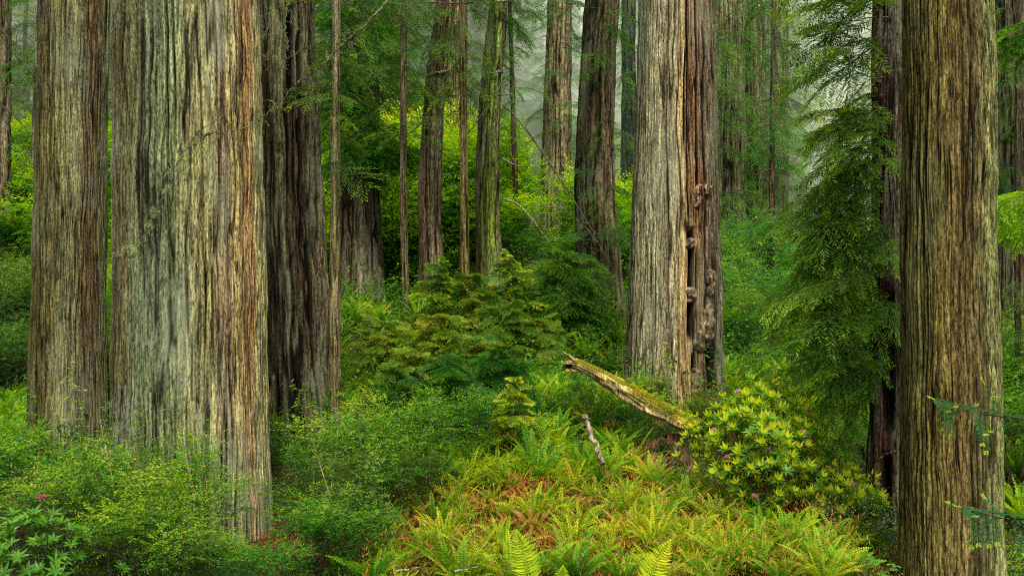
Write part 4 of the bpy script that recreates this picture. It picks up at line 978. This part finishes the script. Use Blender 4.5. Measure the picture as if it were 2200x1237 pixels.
# ------------------------------------------------------------------ fallen mossy log
def mossy_log():
    A = np.array([(1238 - CX) / F * 23.5, 23.5, zpix(782, 23.5)]); B = np.array([(1500 - CX) / F * 21.6, 21.6, zpix(925, 21.6)])
    root = empty('fallen_log', tuple(B)); tag(root, 'broken mossy log sloping down to the right below the burled redwood', 'log')
    u = np.linspace(0, 1, 60); seg = 64
    P = A * (1 - u[:, None]) + B * u[:, None]; P[:, 2] += .03 * np.sin(u * 7)
    rad = .13 + .08 * np.clip(u * 1.6, 0, 1)
    V, Q = tube_arrays(P, rad, seg)
    C = np.repeat(P, seg, axis=0); d = V - C
    uu = np.repeat(u, seg); th = np.tile(np.arange(seg) / seg, 60)
    nz = .6 * (vnoise(th * 11, uu * 3, 11, 41) - .5) + .55 * (vnoise(th * 26, uu * 9, 26, 42) - .5) + .35 * (vnoise(th * 9, uu * 18, 9, 43) - .5)
    split = ((uu < .42) & (np.abs(th - .30) < .06 + .08 * (.42 - uu))).astype(float)
    V = C + d * (1 + .9 * nz - .95 * split)[:, None] * np.array([1, 1.2, .82])
    V[:, 0] -= (uu < .035) * (.75 * np.clip(vnoise(th * 9, uu * 0, 9, 9) - .35, 0, 1))
    up = norm(d)[:, 2]
    col = np.where(((up + nz) > .1)[:, None], np.array([.52, .42, .12]), np.array([.36, .25, .11])) * (.6 + 1.2 * np.abs(nz))[:, None]
    me = mesh_from('log', V - B, Q, attrs={'cav': np.clip(.7 + nz - .7 * split, 0, 1)}, cols={'col': col})
    mobj('log', me, M['bark'], root)
    rs_ = np.random.default_rng(12); ax_ = norm(A - B); S0 = norm(np.cross(ax_, [0, 0, 1.0])); N0 = np.cross(S0, ax_)
    for q_ in range(9):                              # splintered upper end
        a_ = q_ / 9 * 6.28; off = (np.cos(a_) * N0 * .8 + np.sin(a_) * S0) * .085; ln_s = .12 + .38 * rs_.random() * (1 if q_ in (0, 1, 4, 5) else .5)
        k_ = np.linspace(0, 1, 8)[:, None]
        pts_ = A - B - ax_ * .25 + off + ax_ * (.25 + ln_s) * k_ + rs_.normal(size=(8, 3)) * .008 + N0 * .05 * k_ * (1 if q_ in (0, 1, 8) else -1)
        Tubes().add(pts_, .055 * (1.03 - k_[:, 0]) ** .8, 7).obj('splinter', M['golden'], root)
    r = np.random.default_rng(3); k = 9000
    ui = r.random(k); i = np.clip((ui * 59).astype(int), 0, 58)
    a = r.normal(size=k) * .9
    T_ = norm(B - A); S = norm(np.cross(T_, [0, 0, 1.0])); N_ = np.cross(S, T_)
    n = np.cos(a)[:, None] * N_ + np.sin(a)[:, None] * S
    keep_ = (vnoise(ui * 16, a * 1.3 + 9, 64, 15) + .25 * ui) > .30
    ui, a, i, n = ui[keep_], a[keep_], i[keep_], n[keep_]; k = len(ui)
    p = P[i] * (1 - (ui * 59 - i)[:, None]) + P[i + 1] * (ui * 59 - i)[:, None] + n * (rad[i] * .96)[:, None]
    lv = Leaves(); lv.add(p - B, n * .7 + rnd_unit(r, k) * .7 + T_ * .4 + [0, 0, -.15], rnd_unit(r, k), .03 + .05 * r.random(k) * (ui > .45), .016, .35 + .5 * vnoise(ui * 14, a + 5, 64, 5) + r.normal(size=k) * .1)
    lv.obj('moss', M['moss'], root)
    lv = Leaves()                                    # small ferns growing on the lower end
    for j in range(70):
        s = .45 + .55 * r.random(); q = A * (1 - s) + B * s + [0, 0, .2 + .12 * math.sin(s * 3.1)] + r.normal(size=3) * .07
        dr = norm(r.normal(size=3) * [.8, .6, .2] + [.8, -.4, .1]); m = 10; t = np.linspace(.1, 1, m)
        pts = q + dr * (.24 * t)[:, None] - np.array([0, 0, .12]) * (t ** 2)[:, None]
        for sd in (1, -1):
            lat = norm(np.cross(dr, [0, 0, 1.0])) * sd
            lv.add(pts - B, lat + dr * .4 + r.normal(size=(m, 3)) * .1, np.array([0, 0, 1.]) + r.normal(size=(m, 3)) * .3, .055 * (1.15 - t), .022, .45 + .5 * r.random() * t)
    lv.obj('small_ferns', M['fern_yellow'], root)
mossy_log()

# rotten stump / root mass under the lower end of the log
def stump():
    Y = 22.0; c = np.array([(1415 - CX) / F * Y, Y, float(gz((1415 - CX) / F * Y, Y))])
    root = empty('rotten_stump', tuple(c)); tag(root, 'crumbling red brown stump under the lower end of the mossy log', 'stump')
    nu, nv = 160, 60; th = np.arange(nu) / nu; z = np.linspace(-.3, .85, nv)
    TH, Z = np.meshgrid(th, z, indexing='ij')
    n = vnoise(TH * 14, Z * 1.5 + 5, 14, 51) + .5 * vnoise(TH * 40, Z * 4 + 5, 40, 52)
    rad = (.62 - .25 * Z) * (.7 + .42 * n) * np.where(Z > .8, .4, 1)
    zz = Z - .5 * np.clip(Z, 0, 1) * vnoise(TH * 9, Z * 0 + 3, 9, 53)
    V = np.stack([1.15 * rad * np.cos(2 * np.pi * TH), .8 * rad * np.sin(2 * np.pi * TH), zz], -1).reshape(-1, 3)
    idx = np.arange(nu * nv).reshape(nu, nv); nx = np.roll(idx, -1, 0)
    Q = np.stack([idx[:, :-1], nx[:, :-1], nx[:, 1:], idx[:, 1:]], -1).reshape(-1, 4)
    top = np.clip((n.reshape(-1, 1) - .6), 0, 1)
    col = np.array([.13, .05, .025]) * (1 + 2 * top)
    mobj('wood', mesh_from('wood', V, Q, attrs={'cav': np.clip(n.ravel(), 0, 1)}, cols={'col': np.clip(col, 0, 1)}), M['bark'], root)
    r = np.random.default_rng(4); k = 1500; a = r.random(k) * 6.28
    lv = Leaves(); lv.add(np.stack([.62 * np.cos(a) * r.random(k) ** .4, .45 * np.sin(a) * r.random(k) ** .4, .35 + .3 * r.random(k)], -1), rnd_unit(r, k) + [0, 0, .3], rnd_unit(r, k), .05, .03, .3 + .3 * r.random(k))
    lv.obj('foliage', M['huck_dark'], root)
stump()

def stick(name, pix, Ys, r0, label, mat='deadwood', cat='dead branch', taper=.5, twigs=0, seed=1):
    r = np.random.default_rng(seed)
    P = np.array([((px - CX) / F * Y, Y, zpix(py, Y)) for (px, py), Y in zip(pix, Ys)])
    root = empty(name, tuple(P[0])); tag(root, label, cat)
    t = np.linspace(0, len(P) - 1, 6 * (len(P) - 1) + 1)
    q = np.stack([np.interp(t, np.arange(len(P)), P[:, k]) for k in range(3)], -1)
    for _ in range(2): q[1:-1] = (q[:-2] + 2 * q[1:-1] + q[2:]) / 4
    q[1:-1] += r.normal(size=q[1:-1].shape) * r0 * .3
    tb = Tubes(); tb.add(q - P[0], r0 * (1 - (1 - taper) * np.linspace(0, 1, len(q))) * (1 + .15 * r.normal(size=len(q))), 8)
    for i in range(twigs):
        a = q[r.integers(1, len(q))] - P[0]; d = norm(r.normal(size=3)); tb.add(np.stack([a, a + d * r0 * 6, a + d * r0 * 12]), [r0 * .4, r0 * .3, r0 * .1], 4)
    tb.obj('wood', M[mat], root)
stick('dead_stick', [(1257, 893), (1268, 925), (1281, 958), (1296, 996)], [20.6, 20.4, 20.2, 20.0], .055, 'upright grey snag leaning left among the ferns below the mossy log', taper=1.1)
stick('dead_stick', [(1258, 893), (1254, 900)], [20.55, 20.5], .06, 'broken pale tip of the upright grey snag', taper=.8)
stick('dead_stick', [(850, 1226), (880, 1222), (905, 1216)], [14.0, 13.9, 13.8], .016, 'thin pale stick lying at the bottom edge left of centre')
stick('dead_stick', [(978, 1226), (1005, 1222), (1030, 1215)], [14.0, 13.9, 13.8], .016, 'thin pale stick lying at the bottom edge near the centre')
stick('dead_stick', [(1500, 970), (1484, 1000), (1468, 1040)], [19.6, 19.4, 19.2], .035, 'dark bent stem left of the large rhododendron', mat='twig')
stick('dead_stick', [(1548, 1080), (1575, 1030), (1600, 965), (1615, 900)], [19.6, 19.8, 20.1, 20.4], .028, 'long dark stem rising through the large rhododendron', mat='twig', twigs=5)
stick('dead_stick', [(1862, 1160), (1885, 1135), (1912, 1110)], [17.6, 17.5, 17.5], .045, 'smooth root curving from the foot of the dark hollow based redwood', mat='deadwood')
stick('dead_stick', [(1850, 962), (1856, 976), (1862, 988)], [19.4, 19.4, 19.4], .05, 'short pale broken stub left of the dark hollow based redwood')
stick('dead_stick', [(1876, 1040), (1880, 1000), (1896, 975), (1925, 968)], [18.0, 18.0, 18.0, 18.1], .03, 'thin branch curving across the dark hollow based redwood', mat='twig')
stick('dead_stick', [(1440, 1045), (1425, 1060), (1410, 1072)], [18.4, 18.3, 18.2], .016, 'thin pale stick in the ferns right of the grey snag')
stick('bent_stem', [(390, 1160), (415, 1110), (420, 1060), (400, 990), (392, 900)], [15.2, 15.3, 15.6, 15.9, 16.2], .016, 'reddish bare stem rising before the middle of the big pale redwood', mat='deadwood', cat='stem', twigs=4)
stick('bent_stem', [(305, 1205), (285, 1160), (255, 1100), (235, 1000), (215, 900)], [15.0, 15.2, 15.4, 15.6, 16.0], .018, 'reddish bare stem rising left of the big pale redwood', mat='deadwood', cat='stem', twigs=4)
stick('dead_stick', [(230, 1185), (265, 1195), (300, 1215)], [13.4, 13.5, 13.6], .016, 'bare stem near the bottom edge beside the lower left rhododendron', mat='twig')

# tall thin sprigs above the near bushes
def sprig(px, pyt, Y, base_py, label, mat='huck', seed=1, wide=.45):
    r = np.random.default_rng(seed); base = at(px, Y)
    top = np.array([(px - CX) / F * Y, Y, zpix(pyt, Y)]); H = top[2] - base[2]
    root = empty('huckleberry_sprig', tuple(base)); tag(root, label, 'sprig')
    tb = Tubes(); lv = Leaves()
    u = np.linspace(0, 1, 10)
    st = np.stack([.12 * np.sin(u * 3 + r.random() * 3) * u, .05 * u, H * u], -1); tb.add(st, .012 * (1.1 - u), 5)
    for i in range(36):
        s = .35 + .65 * (i + r.random()) / 36; q = np.array([np.interp(s, u, st[:, k]) for k in range(3)])
        d = norm(r.normal(size=3) * [1, .8, .25] + [0, 0, .25]); l = wide * (.5 + .7 * r.random()) * (1.25 - s)
        l = max(l, .14)
        m = int(l / .026); t = np.linspace(.1, 1, m); pts = q + d * (l * t)[:, None] - np.array([0, 0, .06]) * (t ** 2)[:, None]
        tb.add(pts[::3] if m > 6 else pts, .004, 3)
        lat = norm(np.cross(d, [0, 0, 1.0])); alt = np.where(np.arange(m) % 2, 1, -1)[:, None]
        lv.add(pts, lat * alt + d * .6 + r.normal(size=(m, 3)) * .2, np.array([0, 0, 1.]) + r.normal(size=(m, 3)) * .45, .058, .032, .55 + .25 * s * t + r.normal(size=m) * .1)
    lv.obj('foliage', M[mat], root); tb.obj('stem', M['deadwood'], root)
sprig(160, 775, 16.0, 0, 'bright leafy sprig rising in front of the lower far left redwood', seed=1, wide=.55)
sprig(232, 860, 15.8, 0, 'leafy sprig between the far left redwood and the big pale redwood', seed=2)
sprig(295, 880, 15.6, 0, 'leafy sprig with yellow tips before the left edge of the big pale redwood', seed=3)
sprig(372, 852, 15.9, 0, 'tallest leafy sprig before the middle of the big pale redwood', seed=4, wide=.55)
sprig(450, 905, 15.9, 0, 'leafy sprig before the right part of the big pale redwood', seed=5)
sprig(640, 950, 18.0, 0, 'leafy sprig before the foot of the dark furrowed redwood', seed=6)
sprig(1440, 735, 24.5, 0, 'yellow green sprig in front of the burled redwood', seed=7, mat='bright')
sprig(1540, 820, 23.5, 0, 'dark green upright sprig at the right foot of the burled redwood', seed=8, wide=.3)
sprig(1345, 735, 26.0, 0, 'leafy sprig at the left foot of the burled redwood', seed=9)

rs = np.random.default_rng(71)
P_sprig = [o for o in bpy.data.objects if o.type == 'EMPTY' and o.name.startswith('huckleberry_sprig')]
for i in range(30):
    left = i < 18
    px = (20 + 440 * rs.random()) if left else (590 + 330 * rs.random()); Y = 14.6 + 2.6 * rs.random() if left else 15.6 + 4 * rs.random()
    sc = .62 + .34 * rs.random()
    o = dup(P_sprig[int(rs.integers(6))], at(px, Y), rs.random() * 6, (sc, sc, sc * 1.0),
        'leafy upright sprig rising out of the bushes ' + ('in front of the two leftmost redwoods' if left else 'right of the big pale redwood'), 'sprigs above the ' + ('left bushes' if left else 'centre bushes'), tilt=(.25 * rs.normal(), .25 * rs.normal()))
# ------------------------------------------------------------------ overhanging bare branches with lichen
def hanging(pix, Ys, r0, label, ntw, nl, nleaf, seed, twl=.35, down=.4):
    r = np.random.default_rng(seed)
    P = np.array([((px - CX) / F * Y, Y, zpix(py, Y)) for (px, py), Y in zip(pix, Ys)])
    root = empty('overhanging_branch', tuple(P[0])); tag(root, label, 'branch')
    t = np.linspace(0, len(P) - 1, 9 * (len(P) - 1) + 1)
    q = np.stack([np.interp(t, np.arange(len(P)), P[:, k]) for k in range(3)], -1)
    for _ in range(4): q[1:-1] = (q[:-2] + 2 * q[1:-1] + q[2:]) / 4
    q[1:-1] += r.normal(size=q[1:-1].shape) * .012
    q = q - P[0]
    tb = Tubes(); f = np.linspace(0, 1, len(q)); tb.add(q, r0 * (1.05 - .9 * f), 6)
    ends = [x for x in q]
    lv = Leaves(); li = Leaves()
    for i in range(ntw):
        j = r.integers(2, len(q)); a = q[j]; d = norm(r.normal(size=3) * [1, .7, .8] - [0.4, 0, down]); l = twl * (.4 + 1.1 * r.random())
        w = np.stack([a, a + d * l * .35 + r.normal(size=3) * .02, a + d * l * .7 + [0, 0, -.03] + r.normal(size=3) * .03, a + d * l + [0, 0, -.09]])
        tb.add(w, r0 * np.array([.28, .22, .15, .06]) + .0012, 4); ends += list(w[1:])
        for _ in range(2):
            d2 = norm(d + r.normal(size=3) * .8); b = w[r.integers(1, 4)]; e = b + d2 * l * .4
            tb.add(np.stack([b, (b + e) / 2 + r.normal(size=3) * .012, e]), [.004, .003, .0015], 3); ends.append(e)
            if r.random() < nleaf:
                m = 12; t_ = np.linspace(.1, 1, m); pts = b + (e - b) * t_[:, None]; lat = norm(np.cross(d2, [0, 0, 1.]))
                alt = np.where(np.arange(m) % 2, 1, -1)[:, None]
                lv.add(pts, lat * alt + d2 * .7 + r.normal(size=(m, 3)) * .15, np.array([0, -.5, 1.]) + r.normal(size=(m, 3)) * .4, .035, .011, .75 + .2 * r.random(m))
    ends = np.array(ends)
    for i in range(nl):
        c = ends[r.integers(len(ends))]; k = 16; s = .022 + .028 * r.random()
        p = c + r.normal(size=(k, 3)) * s * [.5, .5, .6] - [0, 0, s * .6]
        li.add(p, rnd_unit(r, k) * [.6, .6, .6] - [0, 0, .7], rnd_unit(r, k), s * 1.1, s * .12, r.random(k))
    tb.obj('branch', M['twig_moss'], root)
    if nl: li.obj('lichen', M['lichen'], root)
    if lv.p: lv.obj('needles', M['conifer_mid'], root)
    return root
hanging([(850, -20), (800, 40), (730, 100), (680, 150), (640, 175), (590, 230), (530, 275), (470, 285), (420, 290)], [18.5, 18.2, 17.8, 17.4, 17.2, 17, 16.8, 16.6, 16.5], .026, 'long bare lichened branch arching down across the big pale redwood', 46, 40, .45, 1)
hanging([(455, 285), (400, 320), (370, 370), (345, 440), (325, 480), (305, 520), (262, 528)], [16.6, 16.5, 16.4, 16.3, 16.3, 16.2, 16.2], .012, 'hanging lichen draped twig in front of the left half of the big pale redwood', 18, 110, .3, 2, twl=.14)
hanging([(620, -20), (612, 40), (618, 100), (605, 140)], [17.5, 17.4, 17.3, 17.3], .014, 'lichen hung twig in front of the upper dark furrowed redwood', 22, 36, 0, 3, twl=.25)
hanging([(255, -5), (285, 12), (310, 14)], [15.5, 15.5, 15.5], .007, 'small lichened twig dangling at the top edge before the big pale redwood', 6, 14, 0, 4, twl=.12)
hanging([(590, -20), (575, 60), (535, 150)], [17.2, 17.2, 17.0], .012, 'thin twig hanging between the big pale redwood and the dark furrowed one', 12, 12, .1, 5, twl=.25)
hanging([(-40, 30), (20, 80), (90, 150)], [22, 22, 22], .02, 'bare twiggy branch at the upper left corner', 20, 0, 0, 6, twl=.6)
hanging([(-40, 200), (30, 240), (88, 320)], [22, 22, 22], .02, 'bare twiggy branch crossing the bright bushes at the left edge', 14, 0, 0, 7, twl=.6)
hanging([(1020, 4), (980, 8), (930, 4), (860, 12)], [30, 30, 30, 30], .03, 'pale bare branch along the top edge above the leaning pair', 12, 0, 0, 8, twl=.5)
hanging([(1190, 430), (1270, 500), (1310, 560), (1320, 590)], [32, 31, 31, 31], .025, 'lichen hung drooping twig above the domed dark sapling', 20, 26, 0, 9, twl=.5)
hanging([(1860, 175), (1830, 210), (1790, 235), (1750, 240)], [17.5, 17.4, 17.3, 17.2], .014, 'fine bare twig crossing the sky gap at right', 16, 0, .9, 10, twl=.3)

# fir sprays in front of the olive brown redwood
def fir_spray(pix, Y, label, seed, r0=.006):
    r = np.random.default_rng(seed)
    P = np.array([((px - CX) / F * Y, Y, zpix(py, Y)) for px, py in pix])
    root = empty('fir_branch', tuple(P[-1])); tag(root, label, 'branch'); P = P - P[-1]
    t = np.linspace(0, len(P) - 1, 40); q = np.stack([np.interp(t, np.arange(len(P)), P[:, k]) for k in range(3)], -1)
    tb = Tubes(); tb.add(q, r0 * np.linspace(.5, 1.2, 40), 5); lv = Leaves()
    def needles(a, b, m, tb0, l=.055):
        u = np.linspace(0, 1, m); pts = a + (b - a) * u[:, None]; d = norm(b - a); lat = norm(np.cross(d, [0, 0, 1.]))
        alt = np.where(np.arange(m) % 2, 1, -1)[:, None]
        lv.add(pts, lat * alt * .9 + d * .7 + r.normal(size=(m, 3)) * .2 + [0, 0, .1], np.array([0, -.6, 1.]) + r.normal(size=(m, 3)) * .4, l, .012, tb0 + r.normal(size=m) * .06)
    needles(q[0], q[-1], 170, .45)
    for i in range(12):
        j = 1 + i * 3; d = norm(q[max(j - 2, 0)] - q[j] + [0, r.normal() * .5, r.normal() * .35 - .15]); e = q[j] + d * (.20 + .14 * r.random())
        tb.add(np.stack([q[j], e]), [.003, .0015], 3); needles(q[j], e, 34, .4); needles(e, e + d * .05 + [0, 0, .02], 14, .95, .03)
    needles(q[0] - norm(q[1] - q[0]) * .07, q[0], 18, 1.0, .035)
    lv.obj('needles', M['fir'], root); tb.obj('stem', M['twig'], root)
fir_spray([(2005, 856), (2060, 880), (2120, 890), (2230, 905)], 9.0, 'upper fir spray with bright yellow tips reaching across the olive brown redwood', 1)
fir_spray([(2062, 1088), (2110, 1102), (2150, 1112), (2230, 1115)], 9.0, 'lower fir spray reaching across the olive brown redwood near its base', 2)

# bright green bough at the right edge
rk = np.random.default_rng(88)
for px, py, Y, n, lb, mt in ((2230, 440, 22, 12, 'bright green leafy bough reaching in from the right edge beside the brown redwood', 'bright'), (2240, 60, 24, 10, 'green conifer bough hanging at the upper right corner', 'conifer_mid')):
    x = (px - CX) / F * Y; root = empty('conifer_bough', (x, Y, zpix(py, Y))); tag(root, lb, 'bough')
    sp = [(px + 6 * rk.normal(), py + 22 * rk.normal(), Y + .2 * rk.normal(), 180 + 30 * rk.normal(), 1.0 + .5 * rk.random(), -8 + 12 * rk.normal()) for i in range(n)]
    crown(root, sp, M[mt], rk, bright=.1)

# little maple with lobed leaves at the bottom right
def maple():
    r = np.random.default_rng(6); root = empty('vine_maple_seedling', tuple(at(1862, 14.2))); tag(root, 'small bright green maple seedling at the bottom edge left of the olive brown redwood', 'seedling')
    tb = Tubes(); lv = Leaves()
    base = np.array(root.location); H = zpix(1200, 14.2) - base[2]
    for i in range(17):
        a = r.random() * 6.28; rr = .12 + .38 * r.random(); c = np.array([rr * math.cos(a) * 1.3, rr * math.sin(a), H - .12 + .16 * r.random() - rr * .15])
        tb.add(np.stack([[0, 0, -.1], c * [.35, .35, .75], c]), [.007, .005, .002], 4)
        f = r.random() * 6.28
        for k in range(7):
            b = f + R(-120 + 40 * k); d = np.array([math.cos(b), math.sin(b), -.15]); ll = .10 * (1 - .35 * abs(k - 3) / 3)
            lv.add(c[None], d[None], np.array([[.1, -.3, 1.]]), ll, .042, np.array([.2 + .7 * r.random()]))
    tb.obj('stem', M['twig'], root); lv.obj('foliage', M['maple'], root)
maple()

# pale flowering low shrub
pb = shrub('flowering_shrub', np.random.default_rng(91), .9, .8, 420, M['huck_dark'], leaf=.034, base_t=.7)
pb.location = at(1838, 17.6); tag(pb, 'low shrub dotted with tiny pale blossoms left of the dark hollow based redwood', 'shrub')
k = 300; a = rk.random(k) * 6.28; rr = .75 * rk.random(k) ** .5
Leaves().add(np.stack([rr * np.cos(a), rr * np.sin(a), .95 - .45 * rr + .1 * rk.normal(size=k)], -1), rnd_unit(rk, k), rnd_unit(rk, k), .032, .026, rk.random(k)).obj('blossoms', M['pale'], pb)

# ------------------------------------------------------------------ mist lying in the valley
def mist():
    m, nt, out = nodes('valley_mist'); L = nt.links
    dens = .040
    ab = nd(nt, 'ShaderNodeVolumeAbsorption'); ab.inputs['Color'].default_value = (0, 0, 0, 1); ab.inputs['Density'].default_value = dens
    em = nd(nt, 'ShaderNodeEmission'); em.inputs['Color'].default_value = (.80, .87, .64, 1); em.inputs['Strength'].default_value = dens  # mist brightness is emitted by the volume
    ad = nd(nt, 'ShaderNodeAddShader'); L.new(ab.outputs[0], ad.inputs[0]); L.new(em.outputs[0], ad.inputs[1]); L.new(ad.outputs[0], out.inputs['Volume'])
    x0, x1, y0, y1, z0, z1 = -260, 260, 61.5, 420, -40, 120
    V = [(x, y, z) for x in (x0, x1) for y in (y0, y1) for z in (z0, z1)]
    Q = [(0, 1, 3, 2), (4, 6, 7, 5), (0, 4, 5, 1), (2, 3, 7, 6), (0, 2, 6, 4), (1, 5, 7, 3)]
    o = mobj('mist', mesh_from('mist', np.array(V, float), np.array(Q), smooth=False), m)
    tag(o, 'pale mist hanging between the far trees', 'mist', kind='stuff')
mist()

# ------------------------------------------------------------------ light, world, camera
SUN_EL, SUN_AZ = R(54), R(6)        # soft light from high behind and to the right of the camera
w = bpy.data.worlds.new('World'); SC.world = w; w.use_nodes = True
nt = w.node_tree; nt.nodes.clear()
sky = nt.nodes.new('ShaderNodeTexSky'); sky.sky_type = 'NISHITA'; sky.sun_disc = False
sd = Vector((math.cos(SUN_EL) * math.sin(SUN_AZ), -math.cos(SUN_EL) * math.cos(SUN_AZ), math.sin(SUN_EL)))   # toward the sun
sky.sun_elevation = SUN_EL; sky.sun_rotation = math.atan2(sd.x, sd.y); sky.air_density = 1.2; sky.dust_density = 6
hs = nt.nodes.new('ShaderNodeHueSaturation'); hs.inputs['Saturation'].default_value = .35
bg = nt.nodes.new('ShaderNodeBackground'); bg.inputs['Strength'].default_value = .14
ow = nt.nodes.new('ShaderNodeOutputWorld')
nt.links.new(sky.outputs[0], hs.inputs['Color']); nt.links.new(hs.outputs[0], bg.inputs[0]); nt.links.new(bg.outputs[0], ow.inputs[0])
sl = bpy.data.lights.new('sun', 'SUN'); sl.energy = 3.0; sl.angle = R(12); sl.color = (1.0, .95, .84)
so = bpy.data.objects.new('sun', sl); COL.objects.link(so); so.rotation_euler = (-sd).to_track_quat('-Z', 'Y').to_euler()
cam = bpy.data.cameras.new('camera'); cam.lens = 35; cam.sensor_width = 36; cam.clip_end = 2000; cam.clip_start = .1
co = bpy.data.objects.new('camera', cam); COL.objects.link(co); co.location = (0, 0, 0); co.rotation_euler = (R(90), 0, 0)
SC.camera = co
SC.view_settings.view_transform = 'Standard'; SC.view_settings.look = 'None'; SC.view_settings.exposure = 0
SC.render.engine = 'CYCLES'
SC.cycles.use_denoising = False
SC.cycles.pixel_filter_type = 'BLACKMAN_HARRIS'; SC.cycles.filter_width = 1.15
SC.cycles.max_bounces = 6; SC.cycles.diffuse_bounces = 3; SC.cycles.transmission_bounces = 3; SC.cycles.transparent_max_bounces = 8
SC.cycles.volume_bounces = 0
